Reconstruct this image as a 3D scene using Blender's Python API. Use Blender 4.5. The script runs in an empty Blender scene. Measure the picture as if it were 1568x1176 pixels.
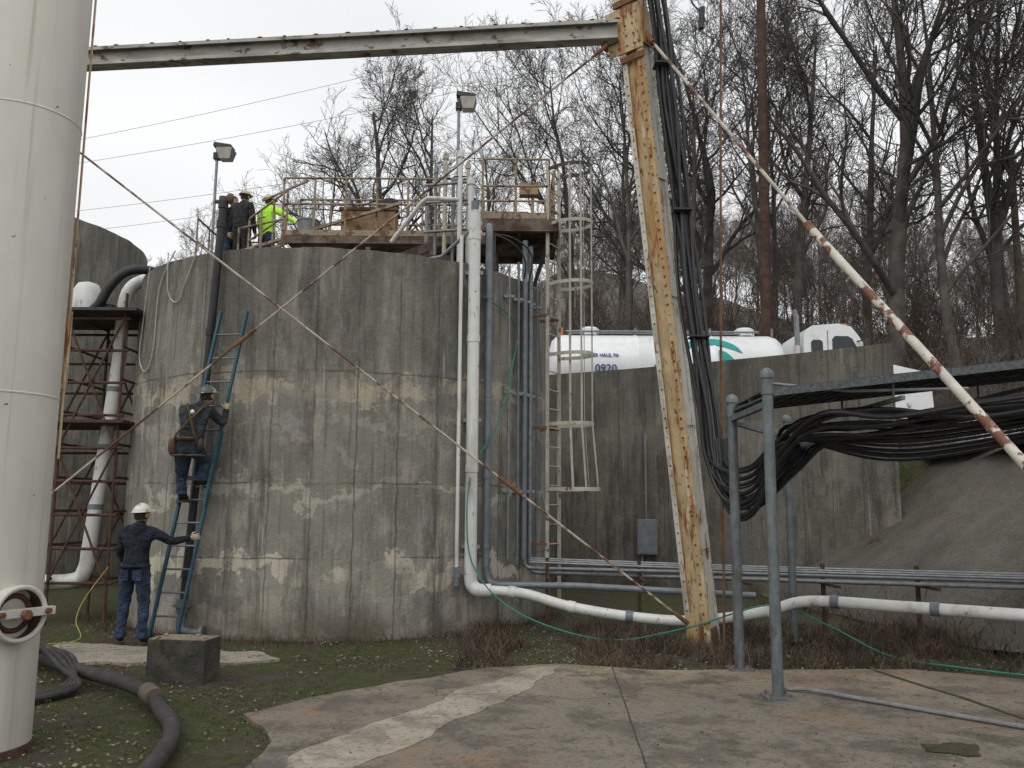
import bpy, math, random
from mathutils import Matrix, Vector, noise
random.seed(7)
V=Vector
scene=bpy.context.scene
scene.view_settings.view_transform='Standard'
scene.view_settings.look='None'
scene.view_settings.exposure=0
COL=scene.collection

# ------------------------------------------------------------------ materials
def newmat(name):
    m=bpy.data.materials.new(name); m.use_nodes=True
    nt=m.node_tree; b=nt.nodes['Principled BSDF']
    return m,nt,b
def nd(nt,t,**k):
    n=nt.nodes.new(t)
    for a,v in k.items(): setattr(n,a,v)
    return n
def noise_fac(nt,coord,scale=(1,1,1),s=5.0,detail=4,rough=.6,lo=.4,hi=.6,offs=(0,0,0)):
    mp=nd(nt,'ShaderNodeMapping'); mp.inputs['Scale'].default_value=scale; mp.inputs['Location'].default_value=offs
    nt.links.new(coord,mp.inputs['Vector'])
    n=nd(nt,'ShaderNodeTexNoise'); n.inputs['Scale'].default_value=s; n.inputs['Detail'].default_value=min(detail,7); n.inputs['Roughness'].default_value=rough
    nt.links.new(mp.outputs[0],n.inputs['Vector'])
    mr=nd(nt,'ShaderNodeMapRange',interpolation_type='SMOOTHSTEP')
    mr.inputs['From Min'].default_value=lo; mr.inputs['From Max'].default_value=hi
    nt.links.new(n.outputs['Fac'],mr.inputs['Value'])
    return mr.outputs[0]
def mixc(nt,a,b,fac,mode='MIX'):
    m=nd(nt,'ShaderNodeMix',data_type='RGBA',blend_type=mode)
    for s,v in ((0,fac),(6,a),(7,b)):
        if isinstance(v,(int,float)): m.inputs[s].default_value=v
        elif isinstance(v,tuple): m.inputs[s].default_value=(*v,1)
        else: nt.links.new(v,m.inputs[s])
    return m.outputs[2]
def mth(nt,op,a,b=None,c=None,clamp=False):
    m=nd(nt,'ShaderNodeMath',operation=op,use_clamp=clamp)
    for i,v in enumerate((a,b,c)):
        if v is None: continue
        if isinstance(v,(int,float)): m.inputs[i].default_value=v
        else: nt.links.new(v,m.inputs[i])
    return m.outputs[0]
def bump(nt,b,h,strength=.3,dist=.02):
    bp=nd(nt,'ShaderNodeBump'); bp.inputs['Strength'].default_value=strength; bp.inputs['Distance'].default_value=dist
    nt.links.new(h,bp.inputs['Height']); nt.links.new(bp.outputs[0],b.inputs['Normal'])
def M(name,base,rough=.7,metal=0,var=.18,s=6,layers=(),bmp=.15,bs=40,bd=.01):
    m,nt,b=newmat(name)
    tc=nd(nt,'ShaderNodeTexCoord').outputs['Object']
    lo=tuple(max(0,c*(1-var)) for c in base); hi=tuple(min(1,c*(1+var)) for c in base)
    col=mixc(nt,lo,hi,noise_fac(nt,tc,s=s,lo=.3,hi=.7,detail=3))
    for i,(c,sc,ns,l,h) in enumerate(layers):
        col=mixc(nt,col,c,noise_fac(nt,tc,scale=sc,s=ns,lo=l,hi=h,offs=(i*7.3,i*3.1,i*5.7),detail=6))
    nt.links.new(col,b.inputs['Base Color'])
    b.inputs['Roughness'].default_value=rough; b.inputs['Metallic'].default_value=metal
    if bmp: bump(nt,b,noise_fac(nt,tc,s=bs,lo=.2,hi=.8,detail=3),bmp,bd)
    return m

m_riser=M('riser_paint',(.56,.54,.48),.45,var=.05,s=1.5,layers=[((.46,.43,.37),(1,1,.12),2.5,.45,.8),((.36,.2,.09),(4,4,.2),4,.70,.78),((.08,.04,.025),(1,1,1),9,.70,.72),((.43,.40,.34),(8,8,.15),2,.58,.75)],bmp=.05)
m_ivory=M('ivory_rusted_paint',(.50,.38,.21),.5,var=.15,s=3,layers=[((.42,.23,.08),(1,1,.16),5,.46,.62),((.25,.09,.03),(1,1,.2),12,.54,.64),((.10,.04,.02),(1,1,.5),18,.61,.68),((.60,.53,.40),(1,1,.25),8,.60,.66)])
m_ivory2=M('white_leg_paint',(.57,.54,.47),.5,var=.1,s=3,layers=[((.36,.31,.24),(1,1,.3),6,.5,.7),((.28,.12,.045),(1,1,.2),12,.57,.66)])
m_strut=M('strut_paint',(.38,.37,.33),.6,var=.15,s=2,layers=[((.23,.22,.20),(.3,1,1),5,.45,.65),((.12,.06,.035),(.6,1,1),7,.57,.63)])
m_rust=M('rust',(.17,.075,.035),.85,var=.35,s=8)
m_rustdark=M('dark_rust',(.075,.035,.022),.85,var=.35,s=8)
m_rodrust=M('rod_paint',(.42,.38,.30),.7,var=.2,s=6,layers=[((.12,.055,.03),(1,1,1),2.5,.47,.55)])
m_rodwhite=M('rod_white',(.55,.52,.44),.6,var=.15,s=6,layers=[((.16,.06,.03),(1,1,1),5,.52,.57)])
m_galv=M('galvanised',(.22,.23,.24),.5,.4,var=.2,s=10)
m_tray=M('tray_mesh_steel',(.09,.10,.105),.6,.3,var=.35,s=30)
m_post=M('grey_post_paint',(.13,.15,.155),.55,.1,var=.2,s=8,layers=[((.1,.07,.05),(1,1,.6),7,.58,.7),((.07,.08,.08),(1,1,.2),9,.5,.7)])
m_pipegrey=M('grey_pipe',(.16,.18,.20),.5,.2,var=.15)
m_pvc=M('white_pipe',(.66,.66,.64),.4,var=.05,layers=[((.40,.38,.33),(1,1,.3),4,.50,.75),((.25,.22,.17),(1,1,.5),11,.60,.72)],bmp=.03)
m_rubber=M('black_rubber',(.018,.018,.02),.5,var=.3,bmp=.05)
m_hose=M('dusty_hose',(.035,.032,.031),.75,var=.3,layers=[((.10,.085,.07),(1,1,1),8,.56,.72)])
m_dark=M('dark_steel',(.045,.042,.04),.7,var=.3)
m_brownpole=M('creosote_wood',(.06,.028,.02),.85,var=.4,s=4)
m_woodpole=M('weathered_wood',(.12,.095,.07),.9,var=.3,s=3)
m_rail=M('railing_paint',(.32,.25,.16),.7,var=.25,layers=[((.12,.065,.04),(1,1,1),6,.50,.58)])
m_deck=M('deck_steel',(.15,.11,.08),.8,var=.3,layers=[((.07,.035,.02),(1,1,1),4,.45,.6)])
m_tanbox=M('tan_box',(.30,.19,.10),.7,var=.2,layers=[((.12,.06,.03),(1,1,1),5,.52,.62)])
m_cage=M('cage_cream',(.42,.40,.33),.6,var=.15,layers=[((.16,.08,.04),(1,1,.6),7,.6,.66)])
m_blue=M('blue_fibreglass',(.025,.10,.14),.45,var=.2)
m_alu=M('aluminium',(.5,.5,.5),.4,.8,var=.1)
m_green=M('green_hose',(.02,.20,.14),.4,var=.1,bmp=0)
m_rope=M('pale_rope',(.45,.43,.38),.9,var=.2)
m_truckw=M('truck_white',(.76,.77,.77),.3,var=.04,layers=[((.55,.55,.53),(1,1,1),2,.55,.8)],bmp=0)
m_teal=M('teal_vinyl',(.0,.28,.26),.35,var=.05,bmp=0)
m_letter=M('blue_letters',(.03,.08,.25),.4,bmp=0)
m_glass=M('dark_glass',(.02,.025,.03),.1,bmp=0)
m_orange=M('amber_light',(.6,.15,.03),.3,bmp=0)
m_block=M('old_block_concrete',(.065,.06,.05),.95,var=.3,s=6,layers=[((.04,.05,.02),(1,1,1),4,.5,.6),((.03,.028,.024),(1,1,1),9,.55,.65)],bmp=.6,bs=25)
m_blocktop=M('block_top',(.22,.17,.12),.95,var=.3,s=9,bmp=.4)
m_weed=M('dry_weed',(.085,.062,.042),.95,var=.5,s=3,bmp=0)
m_weed2=M('straw',(.20,.15,.09),.95,var=.4,s=3,bmp=0)
m_leaf=M('dead_leaf',(.12,.09,.065),.9,var=.6,s=9,bmp=0)
m_leaf2=M('pale_leaf',(.24,.20,.15),.9,var=.3,s=9,bmp=0)
m_twig=M('twigs',(.10,.078,.062),.95,var=.4,s=5,bmp=0)
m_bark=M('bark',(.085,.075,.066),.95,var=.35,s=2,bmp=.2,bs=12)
m_barkhaze=M('hazed_far_bark',(.14,.12,.105),.95,var=.3,s=1,bmp=0)  # bark colour lightened to stand in for distance haze
m_navy=M('navy_cloth',(.010,.014,.024),.95,var=.5,s=9,bmp=.8,bs=9,bd=.05)
m_black=M('charcoal_cloth',(.02,.02,.021),.95,var=.4,s=12,bmp=.7,bs=10,bd=.04)
m_grey=M('grey_cloth',(.030,.032,.036),.95,var=.4,s=9,bmp=.8,bs=9,bd=.05)
m_jean=M('denim',(.025,.042,.08),.95,var=.45,s=8,bmp=.8,bs=10,bd=.05)
m_boot=M('boot_leather',(.035,.022,.015),.7,var=.3)
m_skin=M('skin',(.42,.24,.17),.55,var=.08,bmp=0)
m_glove=M('work_glove',(.40,.33,.22),.9,var=.2)
m_hiviz=M('hiviz_yellow',(.42,.85,.03),.7,var=.08,s=10,bmp=.4,bs=14,bd=.02)
m_reflect=M('reflective_tape',(.6,.6,.6),.3,bmp=0)
m_hat=M('white_hardhat',(.70,.67,.60),.35,var=.05,layers=[((.35,.28,.2),(1,1,1),14,.58,.66)],bmp=0)
m_hatgrey=M('grey_hardhat',(.10,.10,.10),.4,var=.1,layers=[((.45,.45,.43),(1,1,1),12,.57,.60)],bmp=0)
m_hattan=M('tan_hardhat',(.45,.36,.24),.4,var=.15,bmp=0)
m_hair=M('dark_hair',(.02,.014,.01),.8,var=.3)
m_harness=M('harness_web',(.10,.06,.03),.9,var=.3)
m_wire=M('wire',(.22,.22,.22),.6,bmp=0)
m_lip=M('lips',(.3,.12,.1),.5,bmp=0)

def concrete_tank(name,grooves=True,tone=1.0,seed=0,bands=True,topdark=.62,warm=0):
    m,nt,b=newmat(name)
    t=nd(nt,'ShaderNodeTexCoord'); ob=t.outputs['Object']; uv=t.outputs['UV']
    o=seed*11.3
    def c(r,g,bb): return (r*tone*(1+warm),g*tone,bb*tone*(1-warm))
    sep=nd(nt,'ShaderNodeSeparateXYZ'); nt.links.new(uv,sep.inputs[0]); U=sep.outputs[0]; Z=sep.outputs[1]
    cu=nd(nt,'ShaderNodeCombineXYZ'); nt.links.new(U,cu.inputs[0]); nt.links.new(Z,cu.inputs[1]); C2=cu.outputs[0]
    col=mixc(nt,c(.130,.122,.104),c(.215,.203,.175),noise_fac(nt,ob,(1,1,.6),s=1.1,lo=.3,hi=.7,offs=(o,0,0),detail=6))
    col=mixc(nt,col,c(.31,.288,.24),mth(nt,'MULTIPLY',noise_fac(nt,ob,(1,1,.8),s=2.4,lo=.50,hi=.66,offs=(o+3,1,2),detail=7,rough=.78),.6))
    col=mixc(nt,col,c(.07,.066,.057),mth(nt,'MULTIPLY',noise_fac(nt,ob,(1,1,.6),s=1.3,lo=.50,hi=.62,offs=(o+13,4,2),detail=7,rough=.78),.65))
    if grooves:
        pu=mth(nt,'FLOOR',mth(nt,'DIVIDE',U,.58)); pz=mth(nt,'FLOOR',mth(nt,'DIVIDE',mth(nt,'SUBTRACT',Z,.55),1.52))
        cmb=nd(nt,'ShaderNodeCombineXYZ'); nt.links.new(pu,cmb.inputs[0]); nt.links.new(pz,cmb.inputs[1])
        wn=nd(nt,'ShaderNodeTexWhiteNoise',noise_dimensions='3D'); nt.links.new(cmb.outputs[0],wn.inputs['Vector'])
        col=mixc(nt,col,mixc(nt,c(.09,.082,.07),c(.28,.26,.215),wn.outputs['Value']),.26)
    if bands:
        def nz(s,off):
            n_=nd(nt,'ShaderNodeTexNoise'); n_.inputs['Scale'].default_value=s; n_.inputs['Detail'].default_value=6; n_.inputs['Roughness'].default_value=.7
            mp=nd(nt,'ShaderNodeMapping'); mp.inputs['Location'].default_value=off; nt.links.new(ob,mp.inputs[0]); nt.links.new(mp.outputs[0],n_.inputs['Vector']); return n_.outputs['Fac']
        w1=mth(nt,'MULTIPLY',mth(nt,'SUBTRACT',nz(.6,(o,2,3)),.5),1.7)
        w2=mth(nt,'MULTIPLY',mth(nt,'SUBTRACT',nz(2.4,(o,8,3)),.5),1.0)
        wf=nz(1.3,(o,5,1))
        wz=mth(nt,'ADD',Z,mth(nt,'ADD',w1,w2))
        for i,(z0,w,amt,cc) in enumerate(((3.42,.15,.75,c(.33,.285,.205)),(1.98,.09,.65,c(.33,.31,.26)),(.85,.17,.9,c(.39,.355,.28)),(.15,.2,.5,c(.30,.275,.225)),(2.9,.10,.45,c(.29,.27,.225)))):
            d=mth(nt,'ABSOLUTE',mth(nt,'SUBTRACT',wz,z0))
            mr=nd(nt,'ShaderNodeMapRange',interpolation_type='SMOOTHSTEP'); mr.inputs[1].default_value=w; mr.inputs[2].default_value=w*.75; mr.inputs[3].default_value=0; mr.inputs[4].default_value=amt
            nt.links.new(d,mr.inputs[0])
            brk=noise_fac(nt,ob,(1,1,1),s=1.1,lo=.40,hi=.50,offs=(4+i*7,o,i*3),detail=6)
            f=mth(nt,'MULTIPLY',mr.outputs[0],mth(nt,'ADD',mth(nt,'MULTIPLY',brk,.85),.15))
            col=mixc(nt,col,cc,f)
        for z0 in (3.60,2.06,1.05):
            d=mth(nt,'ABSOLUTE',mth(nt,'SUBTRACT',mth(nt,'ADD',Z,mth(nt,'MULTIPLY',mth(nt,'SUBTRACT',wf,.5),.12)),z0))
            mr=nd(nt,'ShaderNodeMapRange'); mr.inputs[1].default_value=.02; mr.inputs[2].default_value=.004; nt.links.new(d,mr.inputs[0])
            col=mixc(nt,col,c(.05,.045,.037),mth(nt,'MULTIPLY',mth(nt,'MULTIPLY',mr.outputs[0],.7),noise_fac(nt,C2,(1,1,1),s=1.2,lo=.4,hi=.55,offs=(z0,o,0))))
    col=mixc(nt,col,c(.048,.046,.041),mth(nt,'MULTIPLY',noise_fac(nt,C2,(1.6,.24,1),s=1.7,lo=.48,hi=.64,detail=7,rough=.75,offs=(o,1,0)),.66))
    col=mixc(nt,col,c(.05,.048,.042),mth(nt,'MULTIPLY',noise_fac(nt,C2,(6,.3,1),s=2,lo=.53,hi=.70,detail=5,offs=(o+5,2,0)),.5))
    col=mixc(nt,col,c(.36,.338,.29),mth(nt,'MULTIPLY',noise_fac(nt,C2,(6,.4,1),s=1.5,lo=.60,hi=.7,detail=5,offs=(o+9,7,0)),.5))
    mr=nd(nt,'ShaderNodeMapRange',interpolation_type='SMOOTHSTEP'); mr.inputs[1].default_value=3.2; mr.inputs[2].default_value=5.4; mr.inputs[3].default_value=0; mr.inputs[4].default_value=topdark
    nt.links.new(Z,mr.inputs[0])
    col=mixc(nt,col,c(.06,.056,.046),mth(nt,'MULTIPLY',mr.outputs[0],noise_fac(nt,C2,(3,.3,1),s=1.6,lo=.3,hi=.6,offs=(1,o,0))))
    mr=nd(nt,'ShaderNodeMapRange',interpolation_type='SMOOTHSTEP'); mr.inputs[1].default_value=.55; mr.inputs[2].default_value=0; mr.inputs[3].default_value=0; mr.inputs[4].default_value=.8
    nt.links.new(Z,mr.inputs[0])
    col=mixc(nt,col,c(.07,.055,.035),mth(nt,'MULTIPLY',mr.outputs[0],noise_fac(nt,C2,(1,1,1),s=1.1,lo=.35,hi=.6,offs=(5,o,0))))
    h=noise_fac(nt,ob,s=22,lo=.2,hi=.8,detail=6)
    if grooves:
        fr=mth(nt,'FRACT',mth(nt,'DIVIDE',mth(nt,'ADD',U,mth(nt,'MULTIPLY',noise_fac(nt,C2,(1,1,1),s=3,lo=0,hi=1,detail=2),.05)),.58))
        g=mth(nt,'LESS_THAN',mth(nt,'ABSOLUTE',mth(nt,'SUBTRACT',fr,.5)),.02)
        gm=mth(nt,'MULTIPLY',g,noise_fac(nt,C2,(3,.8,1),s=1,lo=.36,hi=.58,offs=(3,o,0)))
        col=mixc(nt,col,c(.04,.036,.03),mth(nt,'MULTIPLY',gm,.6))
        h=mth(nt,'SUBTRACT',h,gm)
    nt.links.new(col,b.inputs['Base Color']); b.inputs['Roughness'].default_value=.92
    bump(nt,b,h,.35,.02)
    return m
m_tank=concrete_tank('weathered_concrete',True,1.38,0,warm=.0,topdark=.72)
m_wall2=concrete_tank('dark_weathered_concrete',True,.84,3,bands=False,topdark=.5,warm=.02)
m_tank2=concrete_tank('mossy_concrete',True,1.35,6,bands=False,topdark=.3)

def ground_mat():
    m,nt,b=newmat('soil_and_moss'); ob=nd(nt,'ShaderNodeTexCoord').outputs['Object']
    col=mixc(nt,(.070,.054,.036),(.14,.11,.075),noise_fac(nt,ob,s=3,lo=.3,hi=.7,detail=7,rough=.75))
    moss=mixc(nt,(.050,.066,.015),(.12,.128,.034),noise_fac(nt,ob,s=7,lo=.3,hi=.7,detail=7,rough=.75,offs=(2,2,2)))
    col=mixc(nt,col,moss,mth(nt,'MULTIPLY',noise_fac(nt,ob,s=.9,lo=.43,hi=.53,detail=7,rough=.75),.95))
    col=mixc(nt,col,(.16,.14,.11),mth(nt,'MULTIPLY',noise_fac(nt,ob,s=38,lo=.62,hi=.68,detail=3),.5))
    col=mixc(nt,col,(.025,.022,.015),mth(nt,'MULTIPLY',noise_fac(nt,ob,s=13,lo=.52,hi=.68,detail=5,offs=(3,3,3)),.55))
    sp_=nd(nt,'ShaderNodeSeparateXYZ'); nt.links.new(ob,sp_.inputs[0])
    mr=nd(nt,'ShaderNodeMapRange'); mr.inputs[1].default_value=22; mr.inputs[2].default_value=26; nt.links.new(sp_.outputs[1],mr.inputs[0])
    wf=mixc(nt,(.07,.058,.048),(.17,.145,.12),noise_fac(nt,ob,s=.8,lo=.3,hi=.7,detail=7,rough=.85))
    wf=mixc(nt,wf,(.22,.20,.175),mth(nt,'MULTIPLY',noise_fac(nt,ob,(2.5,.6,.6),s=1.2,lo=.5,hi=.6,detail=7,rough=.8),.5))
    col=mixc(nt,col,wf,mr.outputs[0])
    nt.links.new(col,b.inputs['Base Color']); b.inputs['Roughness'].default_value=.97
    bump(nt,b,noise_fac(nt,ob,s=14,lo=.2,hi=.8,detail=7,rough=.8),.9,.05)
    return m
m_ground=ground_mat()
def slab_mat(name,a,bc,rust=.7,moss=.6,crack=.35,grey=None,dk=.75):
    m,nt,b=newmat(name); ob=nd(nt,'ShaderNodeTexCoord').outputs['Object']
    col=mixc(nt,a,bc,noise_fac(nt,ob,s=.9,lo=.35,hi=.65,detail=7,rough=.7))
    if grey: 
        sp_=nd(nt,'ShaderNodeSeparateXYZ'); nt.links.new(ob,sp_.inputs[0])
        mr=nd(nt,'ShaderNodeMapRange',interpolation_type='SMOOTHSTEP'); mr.inputs[1].default_value=9.8; mr.inputs[2].default_value=7.6
        n1=nd(nt,'ShaderNodeTexNoise'); n1.inputs['Scale'].default_value=.6; n1.inputs['Detail'].default_value=6; nt.links.new(ob,n1.inputs['Vector'])
        nt.links.new(mth(nt,'ADD',sp_.outputs[1],mth(nt,'MULTIPLY',mth(nt,'SUBTRACT',n1.outputs['Fac'],.5),5)),mr.inputs[0])
        col=mixc(nt,col,grey,mth(nt,'MULTIPLY',mr.outputs[0],.85))
    col=mixc(nt,col,(.24,.125,.065),mth(nt,'MULTIPLY',noise_fac(nt,ob,s=.55,lo=.50,hi=.68,detail=7,rough=.78,offs=(2,4,0)),rust))
    col=mixc(nt,col,(.075,.066,.053),mth(nt,'MULTIPLY',noise_fac(nt,ob,(1,1,1),s=1.4,lo=.46,hi=.60,detail=7,rough=.8,offs=(7,1,0)),dk))
    col=mixc(nt,col,(.04,.045,.018),mth(nt,'MULTIPLY',noise_fac(nt,ob,s=.8,lo=.57,hi=.65,detail=7,rough=.75,offs=(5,9,0)),moss))
    col=mixc(nt,col,(.34,.29,.23),mth(nt,'MULTIPLY',noise_fac(nt,ob,s=60,lo=.58,hi=.68,detail=2),.4))
    col=mixc(nt,col,(.05,.042,.033),mth(nt,'MULTIPLY',noise_fac(nt,ob,s=22,lo=.52,hi=.68,detail=6,offs=(4,4,4)),.65))
    vo=nd(nt,'ShaderNodeTexVoronoi',feature='DISTANCE_TO_EDGE'); vo.inputs['Scale'].default_value=.2
    dn=nd(nt,'ShaderNodeTexNoise'); dn.inputs['Scale'].default_value=2.2; dn.inputs['Detail'].default_value=7; nt.links.new(ob,dn.inputs['Vector'])
    vm=nd(nt,'ShaderNodeVectorMath',operation='MULTIPLY_ADD'); nt.links.new(dn.outputs['Color'],vm.inputs[0]); vm.inputs[1].default_value=(.7,.7,0); nt.links.new(ob,vm.inputs[2])
    nt.links.new(vm.outputs[0],vo.inputs['Vector'])
    mr=nd(nt,'ShaderNodeMapRange'); mr.inputs[1].default_value=.004; mr.inputs[2].default_value=.001; nt.links.new(vo.outputs['Distance'],mr.inputs[0])
    ck=mth(nt,'MULTIPLY',mr.outputs[0],noise_fac(nt,ob,s=.7,lo=.42,hi=.55,offs=(9,9,0)))
    col=mixc(nt,col,(.03,.025,.018),mth(nt,'MULTIPLY',ck,crack))
    nt.links.new(col,b.inputs['Base Color']); b.inputs['Roughness'].default_value=.8
    bump(nt,b,noise_fac(nt,ob,s=30,lo=.2,hi=.8,detail=7),.45,.015)
    return m
m_slab=slab_mat('stained_slab_concrete',(.21,.165,.115),(.31,.25,.18),.65,.65,.6,(.175,.155,.125))
m_kerb=slab_mat('pale_concrete',(.29,.255,.20),(.39,.345,.275),.15,.3,dk=.5)
m_bank=slab_mat('dark_bank_concrete',(.075,.067,.056),(.115,.102,.084),.05,.5,.3)

# ------------------------------------------------------------------ mesh builder
class MB:
    def __init__(s): s.v=[]; s.f=[]; s.m=[]; s.mats=[]
    def mi(s,mat):
        if mat not in s.mats: s.mats.append(mat)
        return s.mats.index(mat)
    def tube(s,pts,r,mat,n=8,caps=True):
        pts=[V(p) for p in pts]; N=len(pts); k=s.mi(mat)
        rs=r if isinstance(r,(list,tuple)) else [r]*N
        b0=len(s.v); prev=None
        for i,p in enumerate(pts):
            t=(pts[min(i+1,N-1)]-pts[max(i-1,0)])
            if t.length<1e-9: t=V((0,0,1))
            t.normalize()
            if prev is None:
                a=V((1,0,0)) if abs(t.x)<.8 else V((0,1,0))
                x=(a-t*a.dot(t)).normalized()
            else:
                x=prev-t*prev.dot(t)
                if x.length<1e-6: x=t.orthogonal()
                x.normalize()
            prev=x; y=t.cross(x)
            for j in range(n):
                an=2*math.pi*j/n
                s.v.append(p+(x*math.cos(an)+y*math.sin(an))*rs[i])
        for i in range(N-1):
            for j in range(n):
                a=b0+i*n+j; b=b0+i*n+(j+1)%n
                s.f.append((a,b,b+n,a+n)); s.m.append(k)
        if caps:
            s.f.append(tuple(b0+j for j in reversed(range(n)))); s.m.append(k)
            s.f.append(tuple(b0+(N-1)*n+j for j in range(n))); s.m.append(k)
    def box(s,c,size,mat,rot=None):
        c=V(c); k=s.mi(mat); b=len(s.v); R=rot or Matrix.Identity(3)
        hx,hy,hz=[q/2 for q in size]
        for x,y,z in ((-1,-1,-1),(1,-1,-1),(1,1,-1),(-1,1,-1),(-1,-1,1),(1,-1,1),(1,1,1),(-1,1,1)):
            s.v.append(c+R@V((x*hx,y*hy,z*hz)))
        for f in ((0,3,2,1),(4,5,6,7),(0,1,5,4),(1,2,6,5),(2,3,7,6),(3,0,4,7)):
            s.f.append(tuple(b+i for i in f)); s.m.append(k)
    def beam(s,p1,p2,w,h,mat,up=(0,0,1),off=(0,0)):
        p1=V(p1);p2=V(p2);t=(p2-p1); L=t.length; t.normalize(); up=V(up)
        x=t.cross(up)
        if x.length<1e-5: x=t.orthogonal()
        x.normalize(); u=x.cross(t).normalized()
        R=Matrix((x,t,u)).transposed()
        s.box((p1+p2)/2+x*off[0]+u*off[1],(w,L,h),mat,R)
    def ell(s,c,rad,mat,rot=None,nu=12,nv=8,fn=None):
        c=V(c);k=s.mi(mat);b=len(s.v);R=rot or Matrix.Identity(3)
        for i in range(nv+1):
            th=math.pi*i/nv
            for j in range(nu):
                ph=2*math.pi*j/nu
                d=V((math.sin(th)*math.cos(ph),math.sin(th)*math.sin(ph),math.cos(th)))
                p=V((d.x*rad[0],d.y*rad[1],d.z*rad[2]))
                if fn: p=fn(d,p)
                s.v.append(c+R@p)
        for i in range(nv):
            for j in range(nu):
                a=b+i*nu+j; a2=b+i*nu+(j+1)%nu
                s.f.append((a,a+nu,a2+nu,a2)); s.m.append(k)
    def face(s,pts,mat):
        b=len(s.v); s.v+= [V(p) for p in pts]; s.f.append(tuple(range(b,b+len(pts)))); s.m.append(s.mi(mat))
    def build(s,name,smooth=True,parent=None):
        me=bpy.data.meshes.new(name); me.from_pydata([tuple(v) for v in s.v],[],s.f)
        for mt in s.mats: me.materials.append(mt)
        me.polygons.foreach_set('material_index',s.m)
        if smooth:
            me.polygons.foreach_set('use_smooth',[True]*len(s.f))
            try: me.set_sharp_from_angle(angle=math.radians(42))
            except Exception: pass
        me.update()
        o=bpy.data.objects.new(name,me); COL.objects.link(o)
        if parent: o.parent=parent
        return o
def sp(pts,n=6):
    P=[V(p) for p in pts]; out=[]
    for i in range(len(P)-1):
        p0=P[max(i-1,0)];p1=P[i];p2=P[i+1];p3=P[min(i+2,len(P)-1)]
        for k in range(n):
            t=k/n
            out.append(.5*((2*p1)+(p2-p0)*t+(2*p0-5*p1+4*p2-p3)*t*t+(3*p1-p0-3*p2+p3)*t**3))
    out.append(P[-1]); return out
def one_tube(name,pts,r,mat,n=10):
    b=MB(); b.tube(pts,r,mat,n); return b.build(name)

# ------------------------------------------------------------------ camera / light
cd=bpy.data.cameras.new('camera'); cam=bpy.data.objects.new('camera',cd); COL.objects.link(cam)
cd.sensor_width=36; cd.lens=30.19; cd.clip_end=2000; cd.clip_start=.05
Rm=Matrix.Rotation(math.radians(98.2),3,'X') @ Matrix.Rotation(math.radians(.4),3,'Z')
cam.matrix_world=Matrix.Translation((0,0,1.75)) @ Rm.to_4x4()
scene.camera=cam
w=bpy.data.worlds.new('World'); scene.world=w; w.use_nodes=True; nt=w.node_tree
bg=nt.nodes['Background']
sk=nd(nt,'ShaderNodeTexSky',sky_type='NISHITA'); sk.sun_disc=False; sk.sun_elevation=math.radians(50); sk.sun_rotation=math.radians(200)
sk.dust_density=4; sk.air_density=1
hs=nd(nt,'ShaderNodeHueSaturation'); hs.inputs['Saturation'].default_value=.12; nt.links.new(sk.outputs[0],hs.inputs['Color'])
tcw=nd(nt,'ShaderNodeTexCoord').outputs['Generated']
cl=noise_fac(nt,tcw,(1,1,3),s=1.6,lo=.25,hi=.8,detail=2)
cloud=mixc(nt,(6.8,6.98,7.15),(8.0,8.08,8.12),cl)
col=mixc(nt,hs.outputs[0],cloud,.9)
nt.links.new(col,bg.inputs['Color']); bg.inputs['Strength'].default_value=.135
sd=bpy.data.lights.new('sun','SUN'); sd.energy=.9; sd.angle=math.radians(40); sd.color=(1,.98,.95)
so=bpy.data.objects.new('sun',sd); COL.objects.link(so); so.rotation_euler=(math.radians(40),0,math.radians(-20))

# ------------------------------------------------------------------ terrain
wallpts=[V((-12,24.5)),V((-6,22.8)),V((-2,21.6)),V((1,20.2)),V((2.6,19.35)),V((4.2,18.35)),V((5.8,17.2)),V((7.2,16.0))]
def ywall(x):
    P=wallpts
    if x<=P[0].x: return P[0].y+(P[0].x-x)*.3
    for a,b in zip(P,P[1:]):
        if x<=b.x: return a.y+(b.y-a.y)*(x-a.x)/(b.x-a.x)
    return 16.0
def ss(a,b,x):
    t=max(0,min(1,(x-a)/(b-a))); return t*t*(3-2*t)
def lerp(x,P):
    if x<=P[0][0]: return P[0][1]
    for a,b in zip(P,P[1:]):
        if x<=b[0]: return a[1]+(b[1]-a[1])*(x-a[0])/(b[0]-a[0])
    return P[-1][1]
TOE=[(0,7.2),(8,6.5),(10.9,6.0),(13.4,5.6),(17,5.1)]
def bankz(x,y):
    return lerp(x-lerp(y,TOE),[(0,0),(.15,.12),(1.9,1.5),(3.2,2.6),(4.0,2.98)])
def tz(x,y):
    plat=ss(ywall(x)+.35,ywall(x)+1.4,y)*3.0
    z=max(plat,bankz(x,min(y,30)))
    if y>26:
        s_=y-26; wgt=ss(-26,10,x)
        z+= wgt*(.42*min(s_,9)+.27*max(0,min(s_-9,75))*(1+.22*math.sin(x*.07+1.0))) + (1-wgt)*.09*min(s_,120)
        z+= noise.noise(V((x*.05,y*.05,0)))*3.0*ss(30,60,y)+noise.noise(V((x*.2,y*.2,0)))*.8*ss(30,40,y)
    z+= noise.noise(V((x*.8,y*.8,3)))*.03*(1 if z<.05 else 1.5)
    return z
def axis(lo,hi,fl,fh,fine):
    a=[]; v=fl; st=fine
    while v>lo: st*=1.25; v-=st; a.append(v)
    a=a[::-1]; v=fl
    while v<fh: a.append(v); v+=fine
    st=fine; v=fh
    while v<hi: a.append(v); st*=1.13; v+=st
    return a
xs=axis(-400,400,-9,12,.25); ys=axis(-60,500,2,27,.25)
vv=[];ff=[]
for yy in ys:
    for xx in xs: vv.append((xx,yy,tz(xx,yy)-.012))
W=len(xs)
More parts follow.
